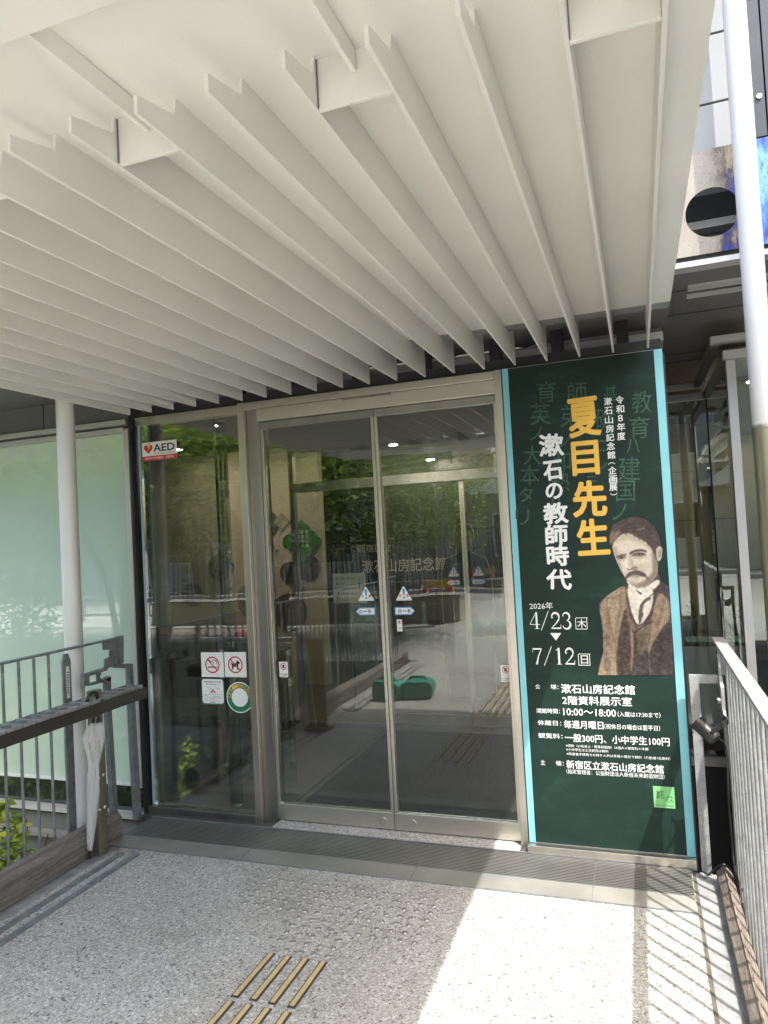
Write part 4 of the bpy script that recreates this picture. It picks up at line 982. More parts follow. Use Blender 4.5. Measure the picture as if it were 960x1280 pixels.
prof = [(.055, .011), (.12, .016), (.22, .021), (.34, .025), (.44, .028), (.52, .027), (.575, .023), (.60, .022), (.64, .028), (.70, .037), (.76, .042), (.82, .035), (.865, .020)]
b = MB(); n = 56; v = []; f = []
for i, (t, r) in enumerate(prof):
    for k in range(n):
        a = 2*math.pi*k/n; tw = a+t*3.2; rr_ = r*(1+.17*math.sin(8*tw)*min(1, r/.02)+.10*math.sin(3*tw+1))
        if t > .62: rr_ *= 1+.35*max(0, math.cos(a-2.4))*(1-abs(t-.76)/.14 if abs(t-.76) < .14 else 0)
        v.append(UP(t)+ux*rr_*math.cos(a)+uy*rr_*math.sin(a))
for i in range(len(prof)-1):
    for k in range(n): f.append((i*n+k, i*n+(k+1) % n, (i+1)*n+(k+1) % n, (i+1)*n+k))
b.add(v, f); b.build('canopy', mvin, um, smooth=True)
b = MB()
for k in range(8):
    a = 2*math.pi*k/8; b.tube([UP(.85)+ux*.018*math.cos(a)+uy*.018*math.sin(a), UP(.895)+ux*.016*math.cos(a)+uy*.016*math.sin(a)], .0038, 6)
b.build('rib_tips', m_black, um)
b = MB(); b.tube([UP(.585), UP(.60)], .0245, 18, caps=False); b.build('strap', mvin, um)
# two folding umbrellas hung further along the rack (seen in the door reflection)
def hung(label, y, m, mc):
    t = thing('umbrella', label, 'umbrella', (-2.66, y, 0)); p = Vector((-2.66, y, .82)); d = Vector((1, 0, 0))
    b = MB(); b.tube([p-Vector((0, 0, .1)), p]+[p+Vector((0, 0, .04*math.sin(R(q))))+d*(.04-.04*math.cos(R(q))) for q in range(15, 181, 15)], .009, 10); b.build('handle', m, t, smooth=True)
    b = MB(); b.tube([p-Vector((0, 0, .1)), p-Vector((0, 0, .14)), p-Vector((0, 0, .5)), p-Vector((0, 0, .76))], [.012, .034, .026, .008], 14); b.build('canopy', mc, t, smooth=True)
hung('dark umbrella with brown wooden hook, further along the rack outside the picture', -1.36, m_brownw, m_black)
hung('dark umbrella with white hook, further along the rack outside the picture', -1.50, m_sign, m_navy)

# ================================================================== left wing: frosted glass wall
lw = thing('frosted_window_wall', 'pale green frosted glass wall left of the entrance with white frame', 'window wall', (-4.5, .1, 0))
b = MB(); b.box((-9.0, .10, .118), (-2.985, .112, 2.285)); b.build('frosted_pane', m_frost, lw)
b = MB(); b.box((-2.984, .07, .10), (-2.945, .13, 2.30)); b.build('frame_upright', m_alu, lw, bevel=.002)
b = MB(); b.box((-9, .075, 2.286), (-2.985, .13, 2.318)); b.build('frame_head', m_alu, lw, bevel=.002)
b = MB(); b.box((-9, .05, 2.330), (-2.945, .13, 2.362)); b.build('frame_head', m_alu, lw, bevel=.002)
b = MB(); b.box((-9, .085, .103), (-2.985, .13, .117)); b.build('frame_sill', m_postwhite, lw)
b = MB(); b.box((-9, .105, -.055), (-2.945, .12, .102)); b.build('low_window', m_dwin, lw)
b = MB(); b.box((-9, .05, -.085), (-2.945, .13, -.056)); b.build('ledge', m_alu, lw)
b = MB(); b.box((-9, .075, -.105), (-2.945, .13, -.0855)); b.build('ledge', m_rust, lw)
b = MB(); b.box((-9, .09, -1.6), (-2.945, .16, -.1055)); b.build('plinth', m_soffit, lw)
b = MB(); b.box((-9, .03, -.24), (-2.96, .09, -.215)); b.build('ledge', m_conc, lw)
for x0, x1 in ((-9, -5.0), (-4.995, -3.63), (-3.62, -2.945)):
    b = MB(); b.box((x0, .09, 2.3625), (x1, .12, 2.53)); b.build('band_panel', m_soffit, lw)
b = MB(); b.box((-9, -1.1, 2.531), (-2.905, .3, 2.60)); b.box((-2.9045, -1.1, 2.531), (-2.7555, .30, 2.60)); b.build('soffit', m_soffit, lw)  # second box added to close a slit that let sun onto the frosted wall
# building mass above the entrance (roof over the lobby)
up = thing('museum_block', 'upper block of the museum over the lobby', 'building', (0, 6, 2.6))
b = MB(); b.box((-9, -1.1, 2.62), (-2.91, 13, 6.4)); b.box((-2.9095, -1.1, 2.62), (-2.76, .39, 6.4)); b.box((-2.905, .40, 3.0), (.195, 13, 6.4)); b.build('wall', m_clad, up)  # narrow second box added to block sun beside the canopy edge
b = MB(); b.box((-2.755, -.42, 2.534), (.19, .30, 2.585)); b.build('added_eave_slab', m_soffit, up)  # unseen slab, added to stop sun leaking through the gap behind the canopy
b = MB(); b.box((-.4, -2.15, 6.30), (5.5, -1.64, 6.40)); b.build('added_sun_blocker', m_clad, up)  # unseen beam, added to keep direct sun off the banner
b = MB()
for xx in (.4, 2.0, 3.6, 5.2): b.box((xx, -1.64, 6.33), (xx+.05, -.16, 6.39))
b.build('blocker_bracket', m_clad, up)  # added only to carry the unseen sun-blocking beam

# ================================================================== right wing
YO = -.20; ZO = 2.655
ov = thing('right_overhang', 'dark soffited overhang right of the banner under grey cladding', 'overhang', (1.5, -.5, 2.38)); ov.name = 'building_overhang'
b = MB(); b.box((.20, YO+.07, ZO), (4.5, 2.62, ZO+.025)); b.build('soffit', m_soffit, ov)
b = MB()
for yy in (YO+.33, YO+.75, 1.52, 1.78): b.box((.20, yy-.004, ZO-.003), (4.5, yy+.004, ZO-.0002))
b.build('soffit_joint', m_black, ov)
b = MB(); b.box((.19, YO-.01, ZO-.003), (4.5, YO+.07, ZO+.02)); b.build('edge_trim', m_alu, ov)
b = MB(); b.box((.20, YO+.02, ZO+.021), (4.5, YO+.07, ZO+.05)); b.build('edge_channel', m_dark, ov)
b = MB(); b.box((.285, YO+.26, ZO-.012), (.9, YO+.33, ZO-.0005)); b.build('slot_light', m_alu, ov)
b = MB(); b.box((.285, YO+.34, ZO-.010), (.9, YO+.37, ZO-.0005)); b.build('slot_recess', m_black, ov)
b = MB(); b.box((.285, YO+.38, ZO-.03), (.9, YO+.385, ZO-.0005)); b.build('slot_lip', m_alu, ov)
# patina panel with round hole
pz0, pz1 = ZO+.045, float(at_y(868, 190, YO)[2])
hc = at_y(890.5, 265, YO); hx, hz, hr = float(hc[0]), float(hc[2]), .108
b = MB(); v = []; f = []; bx0, bx1 = 0.0, .70
angs = sorted([2*math.pi*k/48 for k in range(48)]+[math.atan2(cz-hz, cx-hx) % (2*math.pi) for cx in (bx0, bx1) for cz in (pz0, pz1)]); n = len(angs)
for yy in (YO, YO+.006):
    for a in angs: v.append((hx+hr*math.cos(a), yy, hz+hr*math.sin(a)))
    for a in angs:
        c, s_ = math.cos(a), math.sin(a); t = min(((bx1-hx) if c > 0 else (hx-bx0))/max(1e-6, abs(c)), ((pz1-hz) if s_ > 0 else (hz-pz0))/max(1e-6, abs(s_)))
        v.append((hx+t*c, yy, hz+t*s_))
for k in range(n):
    k2 = (k+1) % n
    f += [(k, n+k, n+k2, k2), (2*n+k, 2*n+k2, 3*n+k2, 3*n+k), (k, k2, 2*n+k2, 2*n+k), (n+k, 3*n+k, 3*n+k2, n+k2)]
b.add(v, f); pp = b.build('perforated_panel', m_patina, ov)
b = MB(); b.box((.70, YO, pz0), (4.5, YO+.006, pz1)); b.build('metal_panel', m_patina, ov)
b = MB(); b.box((.2, YO+.5, pz0), (4.5, YO+.52, pz1+.01)); b.build('back_panel', m_dark, ov)
b = MB(); b.box((.2, YO+.22, hz+.02), (4.5, YO+.30, hz+.055)); b.build('rail', m_alu, ov)
b = MB(); b.box((.2, YO+.20, hz-.09), (4.5, YO+.32, hz-.03)); b.build('rail', m_soffit, ov)
j1, j2 = float(at_y(878, 130, YO+.03)[2]), float(at_y(893, 40, YO+.03)[2])
cwz = [pz1+.01, j1, j2, 2*j2-j1, 3*j2-2*j1, 5.4, 6.4]
xd = float(at_y(934, 100, YO)[0]); xe = float(at_y(955, 100, YO)[0])
for i in range(len(cwz)-1):
    b = MB(); b.box((-.05, YO+.03, cwz[i]), (xd-.002, YO+.09, cwz[i+1]-.010)); b.build('cladding_panel', m_clad, ov, bevel=.002)
b = MB(); b.box((-.05, YO+.06, pz1+.012), (xd, YO+.088, 6.4)); b.build('joint_backing', m_black, ov)
b = MB(); b.box((xd, YO+.01, pz1+.012), (xe, YO+.10, 6.4)); b.build('dark_column', m_navy, ov)
b = MB(); b.box((xe+.006, YO+.005, pz1+.012), (xe+.2, YO+.10, 6.4)); b.build('dark_column', m_navy, ov)
b = MB()
for zz in (-.45, 0, .45): q = at_y(949, 120, YO+.005); b.tube([(float(q[0]), YO+.003, float(q[2])+zz), (float(q[0]), YO+.01, float(q[2])+zz)], .011, 12)
b.build('bolt', m_steel, ov)
b = MB(); b.box((xe+.206, YO+.03, pz1+.012), (4.5, YO+.09, 6.4)); b.build('cladding_panel', m_clad, ov)
b = MB(); b.box((.2, YO+.55, pz1+.02), (4.5, 13, 6.4)); b.build('upper_wall', m_clad, ov)

rw = thing('glass_wing', 'glass wing right of the banner with pale frames', 'building', (.6, 2.0, 0))
YG = 2.2; XG = float(at_y(883, 497, YG)[0]); ZH = float(at_y(883, 497, YG)[2]); YP = float(at_x(909, 451, XG)[1]); ZP = float(at_x(909, 451, XG)[2])
ZC = float(at_y(860, 808, YG)[2]); ZF = float(at_y(870, 905, YG)[2])
b = MB(); b.box((.14, YG-.03, ZH-.01), (XG, YG+.03, ZH+.04)); b.build('frame_head', m_alu, rw, bevel=.002)
b = MB(); b.box((.14, YG-.06, ZH+.075), (XG-.03, YG+.03, ZH+.11)); b.build('frame_head', m_alu, rw, bevel=.002)
b = MB(); b.box((XG-.025, YP, ZP), (XG+.03, YG-.03, ZP+.045)); b.build('frame_head', m_soffit, rw)
b = MB(); b.box((XG-.085, YP, ZP+.085), (XG-.035, YG-.06, ZP+.12)); b.build('frame_head', m_soffit, rw)
b = MB(); b.box((XG-.025, YP-.05, ZP), (4.5, YP-.001, ZP+.05)); b.build('frame_head', m_alu, rw, bevel=.002)
b = MB(); b.box((XG-.09, YP-.11, ZP+.085), (4.5, YP-.05, ZP+.125)); b.build('frame_head', m_alu, rw, bevel=.002)
b = MB(); b.box((XG-.012, YP-.03, -1.5), (XG+.036, YP+.02, ZP-.001)); b.build('corner_upright', m_alu, rw, bevel=.002)
b = MB(); b.box((.14, YG-.005, ZC), (XG, YG+.005, ZH-.011)); b.build('pane', m_glass2, rw)
b = MB(); b.box((.14, YG-.006, ZF), (XG, YG+.006, ZC-.002)); b.build('frosted_pane', m_frost2, rw)
b = MB(); b.box((XG-.004, YP+.021, ZC), (XG+.004, YG-.031, ZP-.001)); b.build('pane', m_glass2, rw)
b = MB(); b.box((XG-.005, YP+.021, ZF), (XG+.005, YG-.031, ZC-.002)); b.build('frosted_pane', m_frost2, rw)
b = MB(); b.box((XG-.009, YG-.014, ZF), (XG+.009, YG+.006, ZH-.011)); b.build('glass_joint', m_black, rw)
b = MB(); b.box((XG+.037, YP-.02, .1), (4.5, YP-.01, ZP-.001)); b.build('pane', m_glass2, rw)
for x in (.13, .21):
    b = MB(); b.box((XG+x-.014, YP+.05, .1), (XG+x+.014, YP+.11, ZP)); b.build('upright', m_steeldark, rw)
b = MB(); b.box((.14, YG-.03, ZF-.05), (XG, YG+.03, ZF-.001)); b.build('frame_sill', m_olive, rw)
b = MB(); b.box((.14, YG-.02, ZF-.22), (XG, YG+.02, ZF-.051)); b.build('low_window', m_dwin, rw)
b = MB(); b.box((.14, YG-.05, ZF-.29), (XG, YG+.03, ZF-.221)); b.build('frame_sill', m_alu, rw)
b = MB(); b.box((.152, .06, -1.5), (.162, YG-.06, 2.35)); b.build('side_panel', m_dark, rw)
b = MB(); b.box((.14, YG-.02, -1.5), (XG, YG+.03, ZF-.291)); b.build('plinth', m_dark, rw)
b = MB(); b.box((XG-.004, YP+.021, -1.5), (XG+.01, YG-.031, ZF-.003)); b.build('plinth', m_conc, rw)
b = MB(); b.box((XG+.037, YP-.02, -1.5), (4.5, YP-.005, .099)); b.build('plinth', m_conc, rw)

# lobby interior
lb = thing('lobby_interior', 'dim lobby interior behind the glass with beige walls', 'room', (-1, 7, 0))
b = MB(); b.box((-9, 2.08, -.1), (5, 13, 0)); b.box((XG+.05, YP+.1, -.1), (5, 2.07, 0)); b.build('floor', m_intfloor, lb)
b = MB(); b.box((-9, .45, 2.62), (.19, 13, 2.66)); b.box((.19, 2.63, 2.66), (5, 13, 2.70)); b.build('ceiling', m_dark, lb)
b = MB(); b.box((-9, .5, -.1), (-8.9, 13, 2.62)); b.box((4.9, .5, -.1), (5, 13, 2.62)); b.build('side_wall', m_intgrey, lb)
b = MB(); b.box((-9, 12.9, -.1), (5, 13, 2.62)); b.build('back_wall', m_intdark, lb)
b = MB(); b.box((-9, .16, -.1), (-2.96, .22, 2.6)); b.build('lining_wall', m_intgrey, lb)
b = MB(); b.box((-5.9, 3.5, 0), (-3.24, 3.6, 2.6)); b.build('display_wall', m_beige, lb)
b = MB(); b.box((-3.04, 4.7, 0), (-.9, 4.8, 2.6)); b.build('title_wall', m_intdark, lb)
b = MB(); b.box((-.86, 3.6, 0), (-.55, 4.6, 2.6)); b.build('pier', m_beige, lb)
q0, q1 = at_y(836, 600, 5.2), at_y(866, 600, 5.2)
b = MB(); b.box((float(q0[0])-.4, 5.2, 0), (float(q1[0]), 5.3, 2.65)); b.build('beige_panel', m_beige, lb)
b = MB()
for zz in (.9, 1.55, 2.1): b.box((float(q0[0])-.4, 5.194, zz), (float(q1[0]), 5.199, zz+.012))
b.build('panel_joint', m_intgrey, lb)
q = at_y(875, 600, 5.6); b = MB(); b.tube([(float(q[0]), 5.6, 0), (float(q[0]), 5.6, 2.65)], .085, 24); b.build('column', m_beige, lb, smooth=True)
q = at_y(915, 600, 7.0); b = MB(); b.box((float(q[0]), 7, 0), (4.9, 7.1, 2.65)); b.build('beige_panel', m_beige, lb)

# display wall pictures
for cx, cz, r, lab in ((-3.90, 1.76, .155, 'large dark round picture at the top left of the cluster on the display wall'), (-3.62, 1.55, .085, 'small dark round picture just left of the green diamond panel'),
        (-3.63, 1.21, .125, 'dark round picture below and left of the green diamond panel'), (-3.41, 1.26, .145, 'dark round picture directly below the green diamond panel'),
        (-3.66, .78, .21, 'largest dark round picture, lowest on the beige display wall'), (-3.98, 1.53, .07, 'smallest dark round picture, at the left edge of the cluster'),
        (-4.5, 1.3, .16, 'dark round picture behind the left side pane, the higher of two'), (-4.9, 1.0, .14, 'dark round picture behind the left side pane, the lower of two')):
    b = MB(); b.tube([(cx, 3.488, cz), (cx, 3.499, cz)], r, 28); tag(b.build('round_picture', M('picture_print', (.06, .055, .05), .5, var=.8, scale=9)), lab, 'picture', 'round pictures on the display wall')
for cx, cz, r, lab in ((-3.70, 1.78, .10, 'small pale diamond picture above the green diamond panel'), (-3.88, 1.47, .10, 'small pale diamond picture under the top left round picture'), (-3.55, 1.05, .09, 'small pale diamond picture just above the largest round picture')):
    b = MB(); b.prism([(cx-r, 3.485, cz), (cx, 3.485, cz-r), (cx+r, 3.485, cz), (cx, 3.485, cz+r)], (0, .014, 0)); tag(b.build('diamond_picture', M('picture_print_light', (.22, .21, .15), .5, var=.5, scale=9)), lab, 'picture', 'diamond pictures on the display wall')
b = MB(); cx, cz, r = -3.46, 1.55, .24
b.prism([(cx-r, 3.470, cz), (cx, 3.470, cz-r), (cx+r, 3.470, cz), (cx, 3.470, cz+r)], (0, .014, 0), 0)
for i, s_ in enumerate(('漱石山房', '記念館の', 'ご案内')):
    for k, c in enumerate(s_): text(b, c, cx+.045-.05*i, cz+.085-.05*k, cx+.078-.05*i, cz+.122-.05*k, 3.468, 1, .01, 1)
tag(b.build('wall_panel', [M('green_panel', (.03, .16, .04), .5), m_pwhite]), 'green diamond panel with white lettering on the beige display wall', 'panel')
b = MB(); text(b, '新宿区立', -3.30, 1.37, -2.86, 1.47, 4.69, 0, .0, 2)
text(b, '漱石山房記念館', -3.25, 1.12, -2.18, 1.28, 4.69, 0, .01, 2); tag(b.build('wall_lettering', M('cream_lettering', (.60, .52, .38), .5)), 'cream museum name lettering on the dark title wall', 'lettering')
# notice board
t = thing('notice_board', 'pale notice board with umbrella symbol and arrow behind the left door leaf', 'notice', (-2.52, 2.55, 0))
nx0, nx1, nz0, nz1 = -2.69, -2.37, .965, 1.235
b = MB(); b.box((nx0, 2.50, nz0), (nx1, 2.515, nz1), 0); b.build('board', M('notice_paper', (.74, .73, .60), .6, var=.03), t)
b = MB(); text(b, '館内への傘の持ち込みは', nx0+.02, nz1-.055, nx1-.09, nz1-.035, 2.498, 0, 0, 1); text(b, 'ご遠慮ください。', nx0+.02, nz1-.10, nx0+.12, nz1-.08, 2.498, 0, 0, 1); text(b, '傘立てをご利用ください。', nx0+.02, nz1-.14, nx1-.10, nz1-.12, 2.498, 0, 0, 1)
strip(b, [(nx0+.055, nz0+.10), (nx0+.055, nz0+.04)], .007, 2.498); strip(b, [(nx0+.033, nz0+.063), (nx0+.055, nz0+.037), (nx0+.077, nz0+.063)], .007, 2.498)
ux_ = nx1-.055; strip(b, [(ux_+.016, nz1-.06), (ux_+.016, nz1-.05), (ux_+.010, nz1-.043), (ux_+.002, nz1-.045), (ux_, nz1-.055), (ux_, nz1-.15)], .006, 2.498)
b.poly([(ux_-.017, 2.498, nz1-.09), (ux_-.010, 2.498, nz1-.115), (ux_+.010, 2.498, nz1-.115), (ux_+.017, 2.498, nz1-.09)]); b.build('printing', m_ink, t)
b = MB(); b.tube([(-2.53, 2.53, 0), (-2.53, 2.53, .964)], .012, 10); b.tube([(-2.53, 2.53, 0), (-2.53, 2.53, .01)], .13, 20); b.build('stand', m_black, t)
# flat cut-out figure of a man in a dark suit
t = thing('cutout_figure', 'flat cardboard cutout of a man in a dark suit behind the inner doors', 'cutout', (-1.52, 3.05, 0))
sil = [(-.22, 0), (-.24, .9), (-.23, 1.18), (-.19, 1.30), (-.06, 1.36), (-.05, 1.41), (-.085, 1.47), (-.09, 1.55), (-.06, 1.62), (0, 1.645), (.06, 1.62), (.09, 1.55), (.085, 1.47), (.05, 1.41), (.06, 1.36), (.19, 1.30), (.23, 1.18), (.24, .9), (.22, 0)]
def flat(pts, y, ext, mb, m):
    from mathutils.geometry import tessellate_polygon
    P3 = [Vector((-1.56+p, y, q)) for p, q in pts]; n = len(P3); tri = tessellate_polygon([[Vector((p.x, p.z, 0)) for p in P3]]); B = [p+Vector((0, ext, 0)) for p in P3]
    mb.add(P3+B, [tuple(a) for a in tri]+[tuple(i+n for i in a[::-1]) for a in tri]+[(i, (i+1) % n, (i+1) % n+n, i+n) for i in range(n)], m)
b = MB(); flat([(p*1.05, q*1.006) for p, q in sil], 3.05, .006, b, 0); b.build('cream_border', M('cream_board', (.55, .48, .34), .6), t)
b = MB(); flat(sil, 3.044, .005, b, 0); b.build('suit_print', m_intdark, t)
b = MB(); flat([(-.055, 1.37), (.055, 1.37), (.075, 1.46), (.07, 1.56), (.0, 1.585), (-.07, 1.56), (-.075, 1.46)], 3.041, .002, b, 0); b.build('face_print', M('sepia_face', (.30, .22, .14), .6, var=.2, scale=20), t)
# counter and bottles
t = thing('reception_counter', 'dark stone counter with glass top behind the right glass', 'counter', (.6, 2.6, 0))
b = MB(); b.box((.18, YG+.06, ZC-.06), (2.2, 3.0, ZC+.005)); b.build('top', M('counter_stone', (.05, .048, .045), .15), t, bevel=.003)
b = MB(); b.box((.18, 2.35, 0), (2.2, 2.95, ZC-.061)); b.build('base', m_intgrey, t)
b = MB(); b.box((.28, 2.32, ZC+.0052), (.75, 2.60, ZC+.015)); b.build('glass_sheet', m_gedge, t)
def bottle(x, y, label, trig):
    t = thing('sanitiser_bottle', label, 'bottle', (x, y, ZC+.006)); m = M('bottle_plastic', (.55, .56, .57), .3, var=.05)
    b = MB(); b.lathe([(.0, .0), (.032, .0), (.036, .006), (.036, .105), (.030, .125), (.013, .14), (.013, .152)], (x, y, ZC+.006), 20); b.build('body', m, t, smooth=True)
    b = MB(); b.lathe([(.015, .150), (.015, .168), (.005, .170), (.005, .195), (.0, .195)], (x, y, ZC+.006), 14); b.build('neck', m_sign, t, smooth=True)
    b = MB(); zt = ZC+.006
    if trig: b.prism([(x-.05, y-.012, zt+.189), (x-.045, y-.012, zt+.214), (x+.03, y-.012, zt+.184), (x+.035, y-.012, zt+.159)], (0, .024, 0))
    else: b.tube([(x-.015, y, zt+.199), (x+.02, y, zt+.202), (x+.055, y, zt+.194), (x+.062, y, zt+.182)], .006, 8)
    b.build('nozzle', m_sign, t)
qb = [at_y(856, 752, 2.65), at_y(908, 752, 2.75)]
bottle(float(qb[0][0]), 2.65, 'spray bottle standing on the counter next to the banner edge', True)
bottle(float(qb[1][0]), 2.75, 'pump bottle standing on the counter behind the glass corner', False)
PX_ = float(at_y(862, 720, 2.85)[0])
b = MB()
for i in range(160):
    a = random.uniform(0, 6.28); p = Vector((PX_, 2.85, ZC+.12)); q = p+Vector((math.cos(a)*random.uniform(.01, .05), math.sin(a)*.04, random.uniform(.0, .11))); d = Vector((random.uniform(-.02, .02), .0, random.uniform(-.01, .02)))
    b.add([p*.2+q*.8, q+d, q+d+Vector((.006, 0, .008))], [(0, 1, 2)])
pt = thing('potted_plant', 'small dark potted plant behind the spray bottle', 'plant', (PX_, 2.85, ZC+.006)); b.build('foliage', m_leaf2, pt)
b = MB(); b.lathe([(.0, 0), (.03, 0), (.04, .10), (.038, .10), (.03, .09), (.0, .09)], (PX_, 2.85, ZC+.006), 16); b.build('pot', m_intgrey, pt)
# stool and red counter behind the left side pane
t = thing('stool', 'round backed pale stool inside behind the left glass pane', 'stool', (-4.1, 3.0, 0))
b = MB(); b.sphere((-3.72, 2.85, .98), .20, 20, 12, 0, (1, .25, 1)); b.build('backrest', M('stool_shell', (.22, .20, .14), .5), t, smooth=True)
b = MB(); b.tube([(-3.72, 2.85, .0), (-3.72, 2.85, .8)], .015, 8); b.tube([(-3.72, 2.85, 0), (-3.72, 2.85, .015)], .17, 20); b.build('stem', m_steeldark, t)
tz = float(at_y(215, 793, 2.7)[2]); b = MB(); b.box((-5.4, 2.7, tz-.07), (-3.95, 3.1, tz)); b.box((-5.3, 2.75, 0), (-4.05, 3.05, tz-.071), 1); tag(b.build('side_table', [M('red_top', (.30, .02, .02), .4), m_intdark]), 'dark table with a red top inside behind the left glass pane', 'table')
# ceiling lights; wing lamp and hidden vestibule lamp are added as fill
m_lamp = emit_mat('lamp_glow', (1, .84, .62), 120); m_hidden_fill = emit_mat('added_fill_glow', (1, .9, .75), 260)  # second glow belongs to an unseen lamp added to light the notice board
for i, (x, y) in enumerate(((-3.4, 2.7), (-1.9, 3.4), (-1.1, 3.0), (-.6, 5.0), (-2.6, 4.2), (-4.6, 2.9), (.9, 2.6), (1.0, 6.5), (1.0, 10), (.75, 4.0), (-2.0, .40))):  # last two are added: wing fill, then the hidden lamp for the notice
    t = thing('ceiling_downlight', 'small lit square downlight in the lobby ceiling, one of several', 'ceiling light', (x, y, 2.6), 'downlights in the lobby ceiling')
    z = 2.60 if y > 2 else 2.33
    b = MB(); b.box((x-.05, y-.05, z), (x+.05, y+.05, z+.018)); b.build('trim', m_alu, t)
    b = MB(); b.box((x-.036, y-.036, z-.004), (x+.036, y+.036, z-.0005)); b.build('lamp', m_lamp if y > 2 else m_hidden_fill, t)

# ================================================================== person far inside the lobby
def skinned(name, verts, edges, radii, mat, par, root=0, sub=1):
    me = bpy.data.meshes.new(name); off = origin_of(par)
    me.from_pydata([tuple(Vector(v)-off) for v in verts], edges, []); o = bpy.data.objects.new(name, me); COL.objects.link(o); o.parent = par
    md_ = o.modifiers.new('skin', 'SKIN'); sv = me.skin_vertices[0].data if me.skin_vertices else None
    if sv is None:
        bm_ = None
    for i, r in enumerate(radii):
        r = r if isinstance(r, tuple) else (r, r); me.skin_vertices[0].data[i].radius = r
        me.skin_vertices[0].data[i].use_root = (i == root)
    s = o.modifiers.new('sub', 'SUBSURF'); s.levels = s.render_levels = sub
    me.materials.append(mat); return o
def person(x, y):
    t = thing('person', 'person in a pale top with a dark shoulder bag standing far inside the lobby', 'person', (x, y, 0))
    v = []; e = []; r = []
    def A(p, rad, par=None):
        v.append((x+p[0], y+p[1], p[2])); r.append(rad)
        if par is not None: e.append((par, len(v)-1))
        return len(v)-1
    pel = A((0, 0, .86), (.13, .10)); wa = A((0, 0, 1.02), (.115, .085), pel); chs = A((0, 0, 1.22), (.14, .095), wa); nk = A((0, .0, 1.37), .05, chs); hd0 = A((0, -.01, 1.43), .06, nk); hd = A((0, -.02, 1.51), (.075, .09), hd0); A((0, -.01, 1.59), (.06, .07), hd)
    for s in (-1, 1):
        sh = A((s*.16, 0, 1.30), .055, chs); el = A((s*.21, -.02, 1.05), .04, sh); wr = A((s*.18, -.16, .92), .027, el); pa = A((s*.165, -.21, .90), .028, wr)
        for k in range(4): f1 = A((s*(.145+.014*k), -.26, .895-.004*abs(k-1.5)), .008, pa); A((s*(.147+.013*k), -.285, .875), .007, f1)
        th = A((s*.135, -.22, .905), .009, pa); A((s*.125, -.245, .895), .008, th)
        hp = A((s*.085, 0, .80), .085, pel); kn = A((s*.09, -.01, .46), .055, hp); an = A((s*.09, .01, .09), .036, kn); A((s*.09, -.11, .035), .03, an)
    skinned('body', v, e, r, M('skin', (.42, .28, .20), .55), t, 0, 2)
    v2 = [(x, y, .84), (x, y, 1.02), (x, y, 1.22), (x, y, 1.345), (x-.165, y, 1.30), (x-.205, y-.015, 1.12), (x+.165, y, 1.30), (x+.205, y-.015, 1.12)]
    skinned('shirt', v2, [(0, 1), (1, 2), (2, 3), (2, 4), (4, 5), (2, 6), (6, 7)], [(.15, .12), (.14, .105), (.16, .115), .065, .075, .062, .075, .062], M('pale_cloth', (.62, .60, .56), .8), t, 0, 2)
    b = MB(); b.lathe([(.135, .92), (.16, .80), (.19, .55), (.20, .42), (.19, .42)], (x, y, 0), 20); b.build('skirt', M('grey_cloth', (.20, .20, .21), .8), t, smooth=True)
    b = MB(); b.sphere((x, y+.01, 1.535), .105, 18, 12, 0, (.86, .92, 1.0)); b.sphere((x, y+.05, 1.46), .085, 14, 8, 0, (.95, .6, 1.1)); b.build('hair', m_black, t, smooth=True)
    b = MB()
    for s in (-1, 1): b.sphere((x+s*.032, y-.105, 1.515), .012, 8, 6, 0, (1.2, .5, .7))
    b.sphere((x, y-.098, 1.462), .018, 8, 6, 0, (1.3, .4, .35)); b.build('eyes_and_mouth', m_ink, t)
    b = MB(); b.bar((x-.13, y-.12, 1.30), (x+.2, y-.12, .98), .02, .01); b.box((x+.14, y-.17, .78), (x+.32, y-.06, 1.0)); tag(b.build('shoulder_bag', m_black, bevel=.01), 'dark shoulder bag carried by the person far inside the lobby', 'bag')
person(1.25, 11.3)

# ================================================================== plants
def leaves(n, centre_fn, size, tilt=1.0):
    v = np.zeros((n*4, 3)); f = []
    for i in range(n):
        c = centre_fn(); s = size*random.uniform(.6, 1.25)
        d = np.array([random.gauss(0, 1), random.gauss(0, 1), random.gauss(0, .5)*tilt]); d /= np.linalg.norm(d)
        u = np.cross(d, [random.gauss(0, .3), random.gauss(0, .3), 1]); u /= np.linalg.norm(u)
        v[4*i] = c-d*s*.5; v[4*i+1] = c+u*s*.3; v[4*i+2] = c+d*s*.5; v[4*i+3] = c-u*s*.3
        f.append((4*i, 4*i+1, 4*i+2, 4*i+3))
    return v, f
def bush(name, label, cat, x, y, z0, rx, ry, h, n, size, mat, par_group=None):
    t = thing(name, label, cat, (x, y, z0), par_group)
    def c():
        a = random.uniform(0, 6.28); q = random.uniform(0, 1)**.45; zz = random.uniform(0, 1)
        rr_ = q*(1-.55*zz**2)*(1+.25*math.sin(3*a+x*7))
        return np.array([x+rx*rr_*math.cos(a), y+ry*rr_*math.sin(a), z0+h*(.12+.88*zz*(.85+.15*math.sin(5*a)))])
    v, f = leaves(n, c, size, 1.3); b = MB(); b.v = [tuple(q) for q in v]; b.f = f; b.m = [0]*n; b.build('foliage', mat, t)
    b = MB()
    for k in range(7):
        a = 6.28*k/7; b.tube([(x, y, z0), (x+rx*.3*math.cos(a), y+ry*.3*math.sin(a), z0+h*.45), (x+rx*.7*math.cos(a), y+ry*.7*math.sin(a), z0+h*.85)], [.012, .008, .004], 5)
    b.build('stems', m_bark, t)
bush('shrub', 'leafy yellow green shrub in sunlight below the left railing', 'shrub', -3.45, -.68, -1.5, .40, .62, 1.72, 5200, .070, m_shrub)
